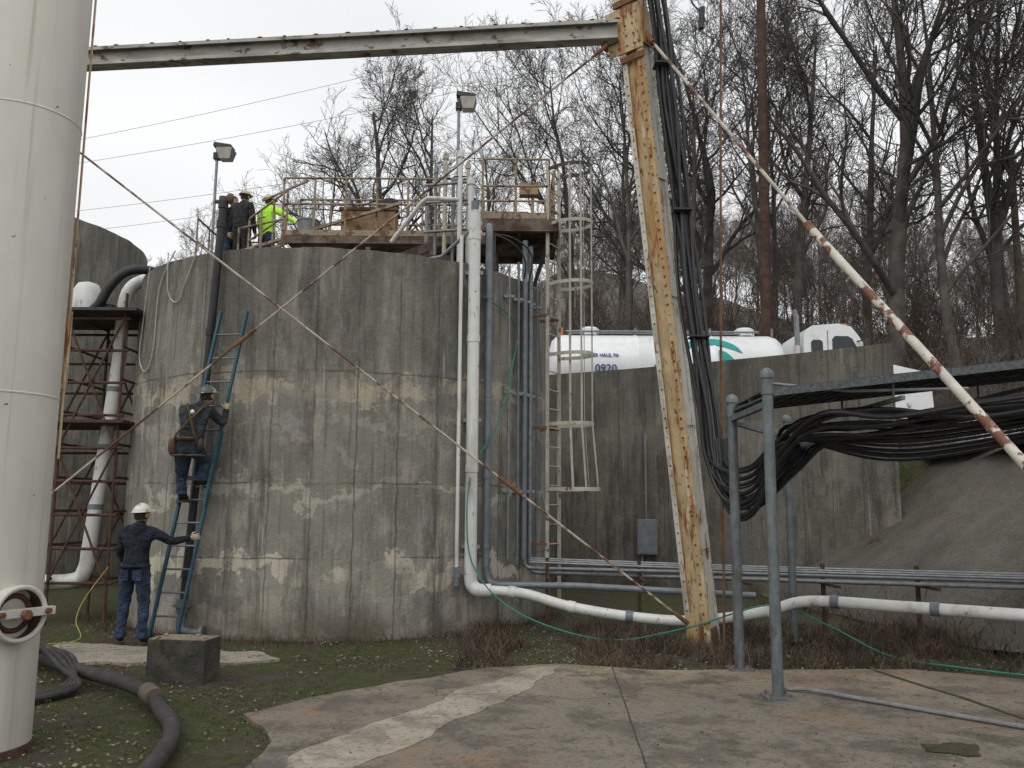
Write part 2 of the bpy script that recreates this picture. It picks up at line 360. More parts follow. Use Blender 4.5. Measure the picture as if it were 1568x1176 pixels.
for j in range(len(ys)-1):
    for i in range(W-1): a=j*W+i; ff.append((a,a+1,a+W+1,a+W))
me=bpy.data.meshes.new('ground'); me.from_pydata(vv,[],ff); me.materials.append(m_ground)
me.polygons.foreach_set('use_smooth',[True]*len(ff)); g=bpy.data.objects.new('ground',me); COL.objects.link(g)
vv=[];ff=[];nx=40;ny=60
for j in range(ny+1):
    yy=5+(21-5)*j/ny
    toe=lerp(yy,TOE)
    for i in range(nx+1):
        xx=toe-.05+4.2*i/nx
        vv.append((xx,yy,bankz(xx,yy)+.06+noise.noise(V((xx*.9,yy*.9,0)))*.09+noise.noise(V((xx*3,yy*3,0)))*.02))
for j in range(ny):
    for i in range(nx): a=j*(nx+1)+i; ff.append((a,a+1,a+nx+2,a+nx+1))
me=bpy.data.meshes.new('concrete_embankment'); me.from_pydata(vv,[],ff); me.materials.append(m_bank)
me.polygons.foreach_set('use_smooth',[True]*len(ff)); o=bpy.data.objects.new('concrete_embankment',me); COL.objects.link(o)
b=MB()
for i in range(5):
    y0=16.6-i*1.6
    b.box((lerp(y0,TOE)+3.75+random.uniform(-.15,.15),y0,3.0),(1.3,1.35,.1),m_kerb,Matrix.Rotation(random.uniform(-.08,.08),3,'X')@Matrix.Rotation(-.12,3,'Y')@Matrix.Rotation(random.uniform(-.2,.2),3,'Z'))
b.build('crest_paving')

def ragged(poly,z,h,mat,name,step=.12,amp=.05):
    pts=[]
    for i in range(len(poly)):
        a=V(poly[i]);c=V(poly[(i+1)%len(poly)]); n=max(1,int((c-a).length/step))
        for k in range(n):
            p=a+(c-a)*k/n; q=noise.noise_vector(V((p.x*2.1,p.y*2.1,z*9)))+noise.noise_vector(V((p.x*7,p.y*7,1)))*.4
            pts.append((p.x+q.x*amp*2,p.y+q.y*amp*2))
    b=MB(); k=b.mi(mat); n=len(pts)
    for p in pts: b.v.append(V((p[0],p[1],z)))
    for p in pts: b.v.append(V((p[0],p[1],z-h)))
    b.f.append(tuple(range(n))); b.m.append(k)
    for i in range(n): j=(i+1)%n; b.f.append((i,n+i,n+j,j)); b.m.append(k)
    return b.build(name,smooth=False)
A=[(-1.9,2),(-1.76,6.11),(-1.70,6.69),(-2.23,7.47),(-1.56,8.4),(-.93,9.0),(-.15,9.7),(.57,9.88),(1.11,9.72),(1.54,9.61),(2.83,9.66),(4.41,9.72),(5.4,9.1),(6.3,9.2),(6.9,7.5),(7,2)]
ragged(A,.035,.08,m_slab,'concrete_slab',amp=.035)
ragged([(1.108,9.70),(1.118,9.70),(.722,2.2),(.710,2.2)],.0395,.003,m_dark,'expansion_joint',amp=.004)
ragged([(3.9,9.66),(3.96,9.66),(4.6,6.0),(5.3,2.2),(5.27,2.2),(4.55,6.0)],.0395,.003,m_ground,'expansion_joint',amp=.02)
ragged([(-1.62,5.6),(-1.2,5.6),(-.93,6.12),(.35,9.0),(.62,9.8),(.25,9.6),(-.35,8.6),(-1.5,6.3)],.041,.03,m_kerb,'slab_patch')
ragged([(-5.9,10.2),(-5.0,9.9),(-3.2,9.9),(-2.6,10.2),(-3.1,10.7),(-4.2,10.9),(-5.6,11.3)],.02,.05,m_kerb,'concrete_footing',amp=.1)
ragged([(2.9,6.4),(3.1,6.35),(3.35,6.42),(3.5,6.7),(3.2,6.78),(3.0,6.7)],.044,.004,m_ground,'moss_patch',amp=.1,step=.05)

# ------------------------------------------------------------------ concrete tanks
def cyl_tank(name,cx,cy,R,z0,z1,mat,thick=.28,seg=160):
    b=MB(); k=b.mi(mat); nz=10
    for i in range(nz+1):
        z=z0+(z1-z0)*i/nz
        for j in range(seg+1):
            a=2*math.pi*j/seg+math.pi/2
            rr=R+noise.noise(V((math.cos(a)*3,math.sin(a)*3,z*.7)))*.015
            zz=z+(noise.noise(V((math.cos(a)*9,math.sin(a)*9,0)))*.025 if i==nz else 0)
            b.v.append(V((cx+rr*math.cos(a),cy+rr*math.sin(a),zz)))
    uv=[]
    for i in range(nz):
        for j in range(seg):
            a=i*(seg+1)+j; b.f.append((a,a+1,a+seg+2,a+seg+1)); b.m.append(k)
            u0=2*math.pi*R*j/seg;u1=2*math.pi*R*(j+1)/seg;w0=z0+(z1-z0)*i/nz;w1=z0+(z1-z0)*(i+1)/nz
            uv+= [(u0,w0),(u1,w0),(u1,w1),(u0,w1)]
    base=len(b.v)
    for (rr,zz) in ((R-.005,z1+.0),(R-thick,z1),(R-thick,z1-.35),(0.01,z1-.35)):
        for j in range(seg+1):
            a=2*math.pi*j/seg+math.pi/2; b.v.append(V((cx+rr*math.cos(a),cy+rr*math.sin(a),zz+(noise.noise(V((math.cos(a)*9,math.sin(a)*9,0)))*.025 if rr>R-.1 else 0))))
    for i in range(3):
        for j in range(seg):
            a=base+i*(seg+1)+j; b.f.append((a,a+1,a+seg+2,a+seg+1)); b.m.append(k)
            uv+=[(j*.1,5.2)]*4
    o=b.build(name,smooth=True)
    ul=o.data.uv_layers.new(name='UV')
    for i,q in enumerate(uv): ul.data[i].uv=q
    return o
TC=(-2.905,15.22); TR=3.53; RIM=5.36
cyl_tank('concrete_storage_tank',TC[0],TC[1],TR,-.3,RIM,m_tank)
cyl_tank('concrete_storage_tank',-13.1,19.9,4.0,-.3,7.95,m_tank2)
b=MB(); k=b.mi(m_wall2); uv=[]; arc=0
P=wallpts+[V((8.0,18.5))]
Q=[]
for a,c in zip(P,P[1:]):
    n=max(1,int((c-a).length/.5)); Q+=[a+(c-a)*i/n for i in range(n)]
Q.append(P[-1]); 
nrm=[]
for i in range(len(Q)):
    t=(Q[min(i+1,len(Q)-1)]-Q[max(i-1,0)]).normalized(); nrm.append(V((-t.y,t.x)))
ZT=4.9
for i,q in enumerate(Q):
    q2=q+nrm[i]*.32
    b.v+=[V((q.x,q.y,-.4)),V((q.x,q.y,ZT)),V((q2.x,q2.y,ZT)),V((q2.x,q2.y,-.4))]
for i in range(len(Q)-1):
    L=(Q[i+1]-Q[i]).length
    for c in range(3):
        a=i*4+c; b.f.append((a,a+4,a+5,a+1)); b.m.append(k)
        zz=[(-.4,ZT),(ZT,ZT+.1),(ZT,-.4)][c]
        uv+=[(arc,zz[0]),(arc+L,zz[0]),(arc+L,zz[1]),(arc,zz[1])]
    arc+=L
b.f.append((0,1,2,3)); b.m.append(k); uv+=[(0,0)]*4
e=(len(Q)-1)*4; b.f.append((e,e+3,e+2,e+1)); b.m.append(k); uv+=[(0,0)]*4
o=b.build('concrete_retaining_wall',smooth=False); ul=o.data.uv_layers.new(name='UV')
for i,q in enumerate(uv): ul.data[i].uv=q

def tp(ang_x,off=0):
    dx=ang_x-TC[0]; y=TC[1]-math.sqrt(max(0,TR*TR-dx*dx)); n=V((dx,y-TC[1])).normalized()
    return ang_x+n.x*off, y+n.y*off

# ------------------------------------------------------------------ water tower parts
b=MB(); RR=.42; cx,cy=-3.5-.883*RR,6.6-.469*RR
def ring(b,cx,cy,prof,mat,n=72):
    k=b.mi(mat); s0=len(b.v)
    for rr,z in prof:
        for j in range(n):
            a=2*math.pi*j/n; b.v.append(V((cx+max(rr,.001)*math.cos(a),cy+max(rr,.001)*math.sin(a),z)))
    for i in range(len(prof)-1):
        for j in range(n):
            a=s0+i*n+j;c=s0+i*n+(j+1)%n; b.f.append((a,c,c+n,a+n)); b.m.append(k)
ring(b,cx,cy,[(RR,-.1),(RR,11.5)],m_riser)
for z in (2.55,4.72,7.2): ring(b,cx,cy,[(RR-.002,z-.012),(RR+.004,z-.005),(RR+.004,z+.005),(RR-.002,z+.012)],m_riser)
ring(b,cx,cy,[(RR+.003,-.05),(RR+.003,.05),(RR,.06)],m_rustdark)
n_=V((math.cos(math.radians(-27)),math.sin(math.radians(-27)),0)); pc=V((cx,cy,.99))+n_*(RR-.04)
sx=V((0,0,1)).cross(n_).normalized(); uz=V((0,0,1))
def circ(c,rad,n=28): return [c+(sx*math.cos(2*math.pi*i/n)+uz*math.sin(2*math.pi*i/n))*rad for i in range(n+1)]
b.tube([pc-n_*.05,pc+n_*.12],.19,m_riser,32,caps=False)
b.tube([pc-n_*.05,pc+n_*.12],.172,m_rustdark,32,caps=False)
b.tube(circ(pc+n_*.12,.183),.018,m_riser,8)
b.tube([pc+n_*.0,pc+n_*.02],.17,m_dark,28)  # dark disc stands in for the shade inside the open port
b.tube(circ(pc+n_*.035,.12),.02,m_rustdark,8)
b.beam(pc+n_*.145-sx*.23+uz*.01,pc+n_*.145+sx*.23+uz*.01,.05,.055,m_riser)
b.tube([pc+n_*.0,pc+n_*.20],.02,m_rust,8); b.tube([pc+n_*.17,pc+n_*.21],.035,m_rust,6)
for s_ in (-1,1): b.tube([pc+n_*.16+sx*.17*s_+uz*.01,pc+n_*.195+sx*.17*s_+uz*.01],.022,m_rust,6)
cx2,cy2=-3.485,6.62
b.tube([(cx2,cy2,2.1),(cx2,cy2,11)],.010,m_ivory,6)
b.box((cx2,cy2,2.95),(.02,.05,.62),m_ivory)
b.build('water_tower_riser')

BASE=V((2.52,11.45,-.05)); TOPJ=V((1.64,10.9,8.17)); d=(TOPJ-BASE).normalized(); TOP=TOPJ+d*2.2
b=MB()
yaw=math.radians(38)
t=d; xa=V((math.cos(yaw),-math.sin(yaw),0)); xa=(xa-t*xa.dot(t)).normalized(); ya=t.cross(xa).normalized()
if ya.y<0: ya=-ya
L=(TOP-BASE).length
def P3(u,a,c): return BASE+t*u+xa*a+ya*c
def slat(u0,u1,a0,a1,c0,c1,mat):
    k=b.mi(mat); s0=len(b.v)
    for u in (u0,u1):
        for a,c in ((a0,c0),(a1,c0),(a1,c1),(a0,c1)): b.v.append(P3(u,a,c))
    for f in ((0,3,2,1),(4,5,6,7),(0,1,5,4),(1,2,6,5),(2,3,7,6),(3,0,4,7)):
        b.f.append(tuple(s0+i for i in f)); b.m.append(k)
hw=.135
# near edge of the front-left face is at +a; plates recessed between the corner angles
slat(0,L,-hw,hw,-hw+.035,-hw+.047,m_ivory)
slat(0,L,hw-.014,hw-.0,-hw+.0,hw,m_ivory2)
slat(0,L,-hw,-hw+.012,-hw+.048,hw,m_ivory2)
slat(0,L,-hw+.013,hw-.015,hw-.012,hw,m_ivory)
slat(0,L,hw-.07,hw+.03,-hw-.012,-hw-.001,m_ivory)
slat(0,L,-hw-.03,-hw+.04,-hw-.012,-hw-.001,m_ivory2)
slat(0,L,-hw-.03,-hw-.018,-hw-.0,-hw+.05,m_ivory2)
slat(0,L,hw+.001,hw+.012,hw-.05,hw+.03,m_ivory2)
slat(0,L,hw+.001,hw+.012,-hw-.0,-hw+.05,m_ivory2)
u=.12
while u<L:
    b.ell(P3(u,hw-.035,-hw-.012),(.018,.018,.018),m_rust if random.random()<.65 else m_ivory,nu=6,nv=4)
    b.ell(P3(u+.03,-hw+.01,-hw-.012),(.014,.014,.014),m_rust if random.random()<.3 else m_ivory,nu=6,nv=4)
    b.ell(P3(u,hw+.012,-hw+.03),(.015,.015,.015),m_rust if random.random()<.3 else m_ivory2,nu=6,nv=4)
    b.ell(P3(u,hw+.012,hw-.02),(.015,.015,.015),m_ivory2,nu=6,nv=4)
    u+=.125
for u0 in (1.3,2.9,4.6,6.2): slat(u0,u0+.3,hw+.013,hw+.022,-hw+.0,hw+.02,m_ivory2)
slat(.0,.07,-.26,.26,-.26,.26,m_rustdark)
slat(.07,.5,-hw-.02,hw-.075,-hw-.026,-hw-.0125,m_ivory)
slat(.07,.3,hw+.0125,hw+.026,-hw+.06,hw-.06,m_rust)
J=(TOPJ-BASE).length
slat(J-.30,J+.32,-.34,.18,-hw-.03,-hw-.0125,m_ivory)
slat(J-.22,J+.30,hw+.0125,hw+.03,-.20,.25,m_ivory)
slat(J-.13,J+.16,-.44,-.18,-hw-.05,-hw+.10,m_rust)
slat(J+.34,J+.42,-.19,.19,-.19,-.155,m_rust); slat(J-.44,J-.36,-.17,.19,-.18,-.155,m_rust)
for du in (-.22,-.08,.06,.2):
    for a in (-.29,-.18,-.05,.06,.13): b.ell(P3(J+du,a,-hw-.03),(.016,.016,.016),m_rust,nu=6,nv=4)
b.build('water_tower_leg',smooth=True)
b=MB(); s1=V((1.40,10.86,8.16)); s2=V((-8.5,11.75,8.05))
b.beam(s1,s2,.02,.24,m_strut)
b.beam(s1,s2,.17,.018,m_strut,off=(0,.13)); b.beam(s1,s2,.17,.018,m_strut,off=(0,-.13))
b.beam(s1,s2,.012,.05,m_rustdark,off=(.09,.112))
b.beam(s1,s2,.012,.05,m_strut,off=(.09,-.112)); b.beam(s1,s2,.012,.05,m_strut,off=(-.09,.112)); b.beam(s1,s2,.012,.05,m_strut,off=(-.09,-.112))
dd=(s2-s1)
for i in range(24):
    p=s1+dd*((i+random.uniform(-.2,.2))/24.); b.ell(p+V((0,-.09,.142)),(random.uniform(.02,.05),.02,.010),m_rustdark,nu=6,nv=4)
b.build('water_tower_strut')
def rod(name,p1,p2,r,mat,turn=None):
    b=MB(); p1=V(p1);p2=V(p2); pts=[p1+(p2-p1)*i/20 for i in range(21)]
    b.tube(pts,r,mat,8)
    if turn is not None:
        c=p1+(p2-p1)*turn; q=(p2-p1).normalized(); b.tube([c-q*.2,c-q*.12,c+q*.12,c+q*.2],[r*1.1,r*2,r*2,r*1.1],m_rust,8)
    for c,q in ((p1,(p2-p1).normalized()),(p2,(p1-p2).normalized())):
        b.tube([c,c+q*.16,c+q*.26],[r*2,r*1.8,r*1.1],m_rust,8)
    return b.build(name)
e1=V((-5.97,11.4,6.55)); e2=V((2.12,11.10,.40)); q=(e1-e2)
rod('brace_rod',e2+V((.12,.02,-.08)),e1+q*.25,.015,m_rodrust,.22)
f1=V((1.25,10.85,7.95)); f2=V((-6.04,11.4,1.90)); q=(f2-f1)
rod('brace_rod',f1,f2+q*.2,.015,m_rodrust,.55)
b=MB(); a1=V((1.78,10.85,8.12)); a2=V((3.05,8.5,4.62)); a3=V((3.87,6.5,2.11)); a4=a3+(a3-a2)*.6
b.tube([a1,a2],.020,m_rodrust,8); b.tube([a2-(a3-a2)*.02,a2+(a3-a2)*.02],.045,m_rust,8)
b.tube([a2,a3,a4],.042,m_rodwhite,12); b.tube([a1,a1+(a2-a1)*.06],.045,m_rust,8)
b.build('brace_rod')
one_tube('brace_rod',[(1.5,10.9,8.5),(1.1,10.0,10.2)],.02,m_dark,6)
one_tube('hanging_cable',[(2.85,11,12),(2.85,11,8.7),(2.72,11,4),(2.66,11.02,.0)],.016,m_rust,6)

# cable tray geometry
x0,x1=2.5,10.
def ty(x,yy): return yy-.04*(x-2.5)
def tzz(x): return 2.87+.115*(x-2.5)
b=MB()
for i in range(13):
    ox=random.uniform(-.10,.15); oy=random.uniform(-.08,.1); r=random.choice((.012,.018,.024,.03)); lo=random.uniform(-.34,.22)
    trz=2.74-.06*(i%4)-random.uniform(0,.03); try_=8.35+.09*i
    pts=[(1.56+ox*.6,10.8+oy,11.0),(1.90+ox,10.75+oy,8.5),(2.05+ox+random.uniform(-.08,.08),10.8+oy,7.1),(2.18+ox,10.85+oy,5.8),(2.30+ox+random.uniform(-.10,.10),10.75+oy,4.4),(2.40+ox,10.6+oy,3.0),
         (2.44+ox,10.5+oy,2.4+lo*.3),(2.54+ox*.5,10.2,2.02+lo),(2.72,9.75,2.02+lo),(2.85,9.3,2.35+lo*.5),(3.05,try_+.1,trz-.05),(3.7,try_,trz+.04+random.uniform(-.12,.04)),(4.6,try_-.1,trz+.12+random.uniform(-.18,.05)),(6,try_-.2,trz+.25),(7.5,try_-.3,trz+.4),(9.5,try_-.4,trz+.6)]
    b.tube(sp(pts,6),r,m_rubber,8)
for z,x,y in ((7.6,1.98,10.72),(5.6,2.2,10.78),(3.9,2.36,10.66)):
    b.box((x,y,z),(.24,.22,.02),m_dark)
b.build('hose_bundle')
b=MB(); b.tube(sp([(2.35,10.7,9.2),(2.37,10.7,8.55),(2.50,10.7,8.35),(2.52,10.7,8.1)],5),.012,m_dark,6); b.tube([(2.52,10.7,8.42),(2.50,10.7,8.12)],.04,m_dark,8)
b.build('hoist_hook')
b=MB(); b.tube([(3.25,10.7,10),(3.27,10.7,8.75)],.008,m_dark,6)
for i in range(4): b.tube([(3.26,10.7,8.95-i*.09),(3.265,10.7,8.91-i*.09)],[.02,.045],m_rustdark,10)
b.build('string_insulator')
for (x,y,h,r) in ((2.47,8.23,3.07,.052),(2.49,9.65,3.0,.055),(3.77,11.74,3.0,.05)):
    b=MB(); b.tube([(x,y,0),(x,y,h)],r,m_post,16)
    b.tube([(x,y,h-.06),(x,y,h-.02),(x,y,h+.01),(x,y,h+.04)],[r*1.25,r*1.3,r*1.1,r*.4],m_post,14)
    b.tube([(x,y,h-.22),(x,y,h-.18)],r*1.2,m_post,14)
    b.box((x,y,.045),(.26,.26,.02),m_post)
    for sx_ in (-1,1):
        for sy_ in (-1,1): b.tube([(x+sx_*.09,y+sy_*.09,.05),(x+sx_*.09,y+sy_*.09,.085)],.012,m_rust,6)
    b.build('steel_post')
b=MB(); YA,YB=8.22,9.75
for yy in (YA,YB,(YA+YB)/2): b.beam((x0,ty(x0,yy),tzz(x0)),(x1,ty(x1,yy),tzz(x1)),.02,.075,m_tray)
for i in range(50):
    x=x0+(x1-x0)*i/50
    b.beam((x,ty(x,YA+.02),tzz(x)-.02),(x,ty(x,YB-.02),tzz(x)-.02),.025,.02,m_tray)
b.beam((x0,ty(x0,(YA+YB)/2),tzz(x0)+.042),(x1,ty(x1,(YA+YB)/2),tzz(x1)+.042),YB-YA-.04,.006,m_tray)
for i in range(260):
    x=x0+(x1-x0)*i/260
    b.beam((x,ty(x,YA+.03),tzz(x)+.028),(x+.22,ty(x,YB-.03),tzz(x)+.028),.009,.008,m_galv); b.beam((x+.22,ty(x,YA+.03),tzz(x)+.018),(x,ty(x,YB-.03),tzz(x)+.018),.009,.008,m_galv)
b.beam((2.47,8.23,2.76),(2.49,9.65,2.76),.06,.06,m_post)
b.beam((2.49,9.65,2.72),(3.77,11.74,2.72),.05,.05,m_post)
b.tube([(2.5,8.3,2.97),(3.3,8.3,2.90),(4.4,8.2,2.92)],.016,m_galv,8)
for x in (3.7,5.2,6.9,8.6):
    b.beam((x,ty(x,8.1),tzz(x)-.2),(x,ty(x,9.7),tzz(x)-.2),.04,.04,m_post)
    for yy in (8.3,9.6): b.tube([(x,ty(x,yy),tzz(x)-.2),(x,ty(x,yy),tzz(x))],.012,m_post,6)
    b.ell((x+.1,ty(x,8.2),tzz(x)-.26),(.02,.02,.03),m_pvc)
b.build('cable_tray')
b=MB()
for i in range(7):
    y=9.2+.12*i; r=.018+.006*(i%3)
    b.tube(sp([(2.46+.03*i,10.45,2.6),(2.5+.04*i,10.3,2.1-.05*i),(2.75+.05*i,9.9,1.75+.07*i),(3.1,9.4,2.15+.05*i),(3.5,y,2.50),(4.5,y-.1,2.62-.05*i),(6.5,y-.2,2.9-.04*i),(9.5,y-.3,3.2)],6),r,m_rubber,8)
b.build('hose_bundle')

# ------------------------------------------------------------------ pipes on the main tank
b=MB()
x,y=tp(-.66,.14)
b.tube([(x,y,6.15),(x,y,.82)],.088,m_pvc,20)
b.tube([(x,y,6.15),(x,y,6.30)],.06,m_pipegrey,16)
for z in (5.75,4.2,2.3): b.tube([(x,y,z-.05),(x,y,z+.05)],.096,m_pvc,20)
for z in (5.2,3.0,1.2): b.box((x,y+.06,z),(.26,.12,.05),m_galv)
b.tube(sp([(x,y,.82),(x+.02,y,.68),(x+.12,y-.03,.60),(x+.3,y-.05,.60)],6),.095,m_pvc,18)
run=[(x+.3,y-.05,.60),(.2,12.2,.57),(.7,12.1,.44),(1.10,12,.37),(1.6,11.9,.31),(2.26,11.8,.27),(2.8,11.55,.34),(3.33,11.3,.47),(3.74,11,.62),(4.6,10.35,.63),(5.59,9.6,.63),(7.5,8.2,.62)]
rs=sp(run,6); b.tube(rs,.070,m_pvc,16)
for i in (4,14,24,34,42,50,56,61):
    if i<len(rs)-1: q=(rs[i+1]-rs[i]).normalized(); b.tube([rs[i]-q*.05,rs[i]+q*.05],.082,m_pipegrey if i in(50,24,56) else m_pvc,16)
b.build('white_drain_pipe')
b=MB()
x2,y2=tp(-.81,.08)
b.tube([(x2,y2,5.75),(x2,y2,.85)],.028,m_pvc,12); b.box((x2,y2,.85),(.1,.1,.14),m_pipegrey); b.tube([(x2,y2,.8),(x2-.0,y2,.66)],.045,m_pipegrey,12)
b.build('white_drain_pipe')
b=MB()
x3,y3=tp(-.43,.10)
b.tube(sp([(x3-.05,y3+.8,6.25),(x3,y3+.1,6.0),(x3,y3,5.6)],4)+[V((x3,y3,.9))],.054,m_pipegrey,14)
for z in (4.9,3.4,2.2,1.2): b.tube([(x3,y3,z-.03),(x3,y3,z+.03)],.063,m_pipegrey,14)
b.tube(sp([(x3,y3,.9),(x3+.05,y3,.70),(x3+.2,y3-.1,.66)],4)+[V((.9,12.25,.68)),V((3.3,11.85,.60))],.045,m_pipegrey,14)
b.build('grey_process_pipe')
for i,(xx,top,bot,r) in enumerate(((.12,6.0,.98,.045),(.21,5.95,.90,.04),(.02,5.6,.9,.020),(-.12,5.5,1.0,.016),(.32,5.4,.9,.018))):
    b=MB(); xq,yq=tp(xx,.09)
    b.tube([(xq,yq,top),(xq,yq,bot)],r,m_galv if i%2 else m_pipegrey,12)
    for z in (5.0,3.5,2.0): b.box((xq,yq+.03,z),(.16,.06,.04),m_galv)
    if i<2: b.tube(sp([(xq,yq,bot),(xq+.05,yq,bot-.12),(xq+.25,yq-.05,bot-.14)],4)+[V((3.27,12.6-.1*i,.84-.07*i)),V((6.9,11.4-.1*i,.84-.07*i))],.030,m_galv,10)
    b.build('conduit_pipe')
b=MB()
for i in range(3): b.tube([(.3,13.5-.15*i,.98-.02*i),(3.3,12.75-.15*i,.93-.02*i),(7.5,11.3-.15*i,.93-.02*i)],.018,m_galv,8)
for xx in (.55,1.9,3.3,4.4,5.6):
    yy=13.3-.235*xx
    b.beam((xx,yy+.1,0),(xx,yy+.1,1.0),.05,.05,m_rustdark,up=(0,1,0)); b.beam((xx,yy+.3,.73),(xx,yy-.5,.73),.05,.04,m_rustdark)
b.build('pipe_rack')
one_tube('garden_hose',sp([(-.55,12.3,4.9),(.05,13.2,4.6),(-.02,12.95,3.8),(-.2,12.7,3.0),(-.55,12.35,2.3),(-.62,12.2,1.6),(-.5,12.2,.9),(.1,11.9,.35),(1.2,11.4,.08),(2.2,11.2,.25),(3.3,11.2,.55),(3.9,10.9,.35),(4.4,10.3,.08),(4.9,9.7,.06),(5.6,9.0,.07),(7,8,.06)],8),.011,m_green,6)
one_tube('conduit_pipe',sp([(2.62,8.6,.5),(2.62,8.55,.09),(2.83,8.43,.07),(3.4,7.85,.06),(4.07,7.12,.06),(5.2,6.0,.06)],6),.020,m_galv,8)
b=MB(); b.box((2.95,18.95,1.15),(.42,.22,.75),m_galv); b.box((2.95,18.83,1.15),(.38,.02,.70),m_pipegrey); b.tube([(2.95,18.95,1.5),(2.95,18.95,3.4)],.025,m_galv,8); b.tube([(2.85,18.95,.78),(2.85,18.95,0)],.025,m_galv,8)
b.build('electrical_enclosure')

# ------------------------------------------------------------------ caged ladder
b=MB(); ra=V((.56,13.4,0)); rb=V((.76,13.75,0)); mid=(ra+rb)/2; ax=(rb-ra).normalized(); nn=V((ax.y,-ax.x,0)).normalized()
for p in (ra,rb): b.beam(p+V((0,0,.35)),p+V((0,0,7.35)),.055,.02,m_cage,up=(ax.x,ax.y,0))
z=.6
while z<7.2: b.tube([ra+V((0,0,z)),rb+V((0,0,z))],.011,m_cage,6); z+=.3
hoops=(7.24,6.3,5.3,4.15,3.05,2.04)
def hoop(z,sc):
    pts=[]
    for i in range(17):
        a=math.pi*i/16
        pts.append(mid+ax*(-math.cos(a))*(.2+.16*math.sin(a)**.6)*sc+nn*(math.sin(a)**.8*.68*sc)+V((0,0,z)))
    return pts
H={}
for z in hoops:
    H[z]=hoop(z,1.14 if z<2.5 else 1.0)
    for p,q in zip(H[z],H[z][1:]): b.beam(p,q+(q-p)*.05,.012,.055,m_dark if z>7 else m_cage)
for k in (3,5,8,11,13):
    for z1,z2 in zip(hoops,hoops[1:]): b.beam(H[z1][k],H[z2][k],.038,.008,m_cage,up=tuple((H[z1][k]-mid-V((0,0,z1))).normalized()))
for z in (1.2,3.0,4.8,6.2):
    for p in (ra,rb): b.beam(p+V((0,0,z)),p+V((-.3,.15,z)),.04,.04,m_rust)
b.build('caged_ladder')

# ------------------------------------------------------------------ platform & railings on top of the tank
b=MB(); DZ=6.38
def railing(b,p1,p2,h=1.05,n=5,mat=m_rail,r=.02,kick=True):
    p1=V(p1);p2=V(p2)
    for zz in (h,h*.55): b.tube([p1+V((0,0,zz)),p2+V((0,0,zz))],r,mat,8)
    for i in range(n+1):
        p=p1+(p2-p1)*i/n; b.tube([p,p+V((0,0,h))],r,mat,8)
    if kick: b.beam(p1+V((0,0,.06)),p2+V((0,0,.06)),.012,.1,mat)
b.box((-1.7,14.9,DZ),(4.6,1.1,.05),m_deck)
b.beam((-4.0,14.33,DZ-.08),(.6,14.33,DZ-.08),.07,.12,m_deck); b.beam((-4.0,15.47,DZ-.08),(.6,15.47,DZ-.08),.07,.12,m_deck)
b.box((.1,14.15,DZ-.001),(1.15,1.5,.045),m_deck); b.beam((-.5,13.37,DZ-.12),(.72,13.37,DZ-.12),.08,.2,m_deck); b.beam((.70,13.4,DZ-.12),(.70,14.95,DZ-.12),.08,.2,m_deck)
for x in (-.4,.1,.6): b.beam((x,13.45,DZ-.1),(x,14.9,DZ-.1),.06,.12,m_dark)
b.beam((.62,13.5,DZ-.2),(.35,13.85,DZ-1.0),.05,.05,m_dark); b.beam((-.3,13.4,DZ-.2),(-.3,13.1,DZ-.95),.05,.05,m_dark)
b.box((-5.0,16.6,6.22),(2.3,1.6,.05),m_deck)
for x in (-5.9,-4.9,-3.95):
    for yy in (15.9,17.2): b.beam((x,yy,5.0),(x,yy,6.2),.08,.08,m_deck,up=(0,1,0))
b.box((-3.9,15.6,6.28),(.8,1.3,.05),m_deck)
for x in (-3.6,-2.5,-1.4,-.3):
    for yy in (14.35,15.45): b.beam((x,yy,5.0),(x,yy,DZ-.2),.08,.08,m_deck,up=(0,1,0))
railing(b,(-4.0,14.35,DZ),(-.75,14.35,DZ),1.05,6)
railing(b,(-4.0,15.5,DZ),(.6,15.5,DZ),1.08,8)
railing(b,(-3.0,16.6,DZ),(.3,16.6,DZ),1.25,5,m_rail,.018,False)
railing(b,(-.5,13.4,DZ),(.58,13.4,DZ),1.02,2); railing(b,(.68,13.9,DZ),(.68,15.4,DZ),1.02,2)
railing(b,(-5.1,16.0,6.25),(-4.0,14.6,6.3),1.0,3); railing(b,(-6.1,16.0,6.25),(-6.1,17.3,6.25),1.0,2)
railing(b,(-6.1,17.5,6.25),(-3.8,17.5,6.25),1.0,4)
railing(b,(-4.6,13.9,5.36),(-3.7,13.4,5.36),1.0,2,m_rail,.018,False)
b.build('walkway_platform')
b=MB(); b.box((-2.55,14.75,DZ+.28),(.95,.45,.5),m_tanbox); b.box((-2.55,14.75,DZ+.56),(1.02,.5,.05),m_deck); b.tube([(-2.9,14.6,DZ+.1),(-2.9,14.6,DZ+.9)],.03,m_galv,8)
b.tube([(-2.2,14.75,DZ+.58),(-2.2,14.75,DZ+.78),(-2.2,14.75,DZ+.82)],[.16,.16,.08],m_dark,14); b.build('pump_motor')
b=MB(); b.tube([(-3.68,14.8,DZ),(-3.66,14.8,DZ+.38),(-3.66,14.8,DZ+.40)],[.17,.2,.2],m_galv,20); b.tube([(-3.66,14.8,DZ+.40),(-3.66,14.8,DZ+.43),(-3.66,14.8,DZ+.48)],[.215,.2,.04],m_pipegrey,20); b.build('steel_drum')
b=MB(); b.tube([(.35,15.0,DZ),(.35,15.0,DZ+.95)],.03,m_rail,8); b.box((.28,15.0,DZ+1.1),(.34,.2,.22),m_tanbox); b.build('control_box')
b=MB()
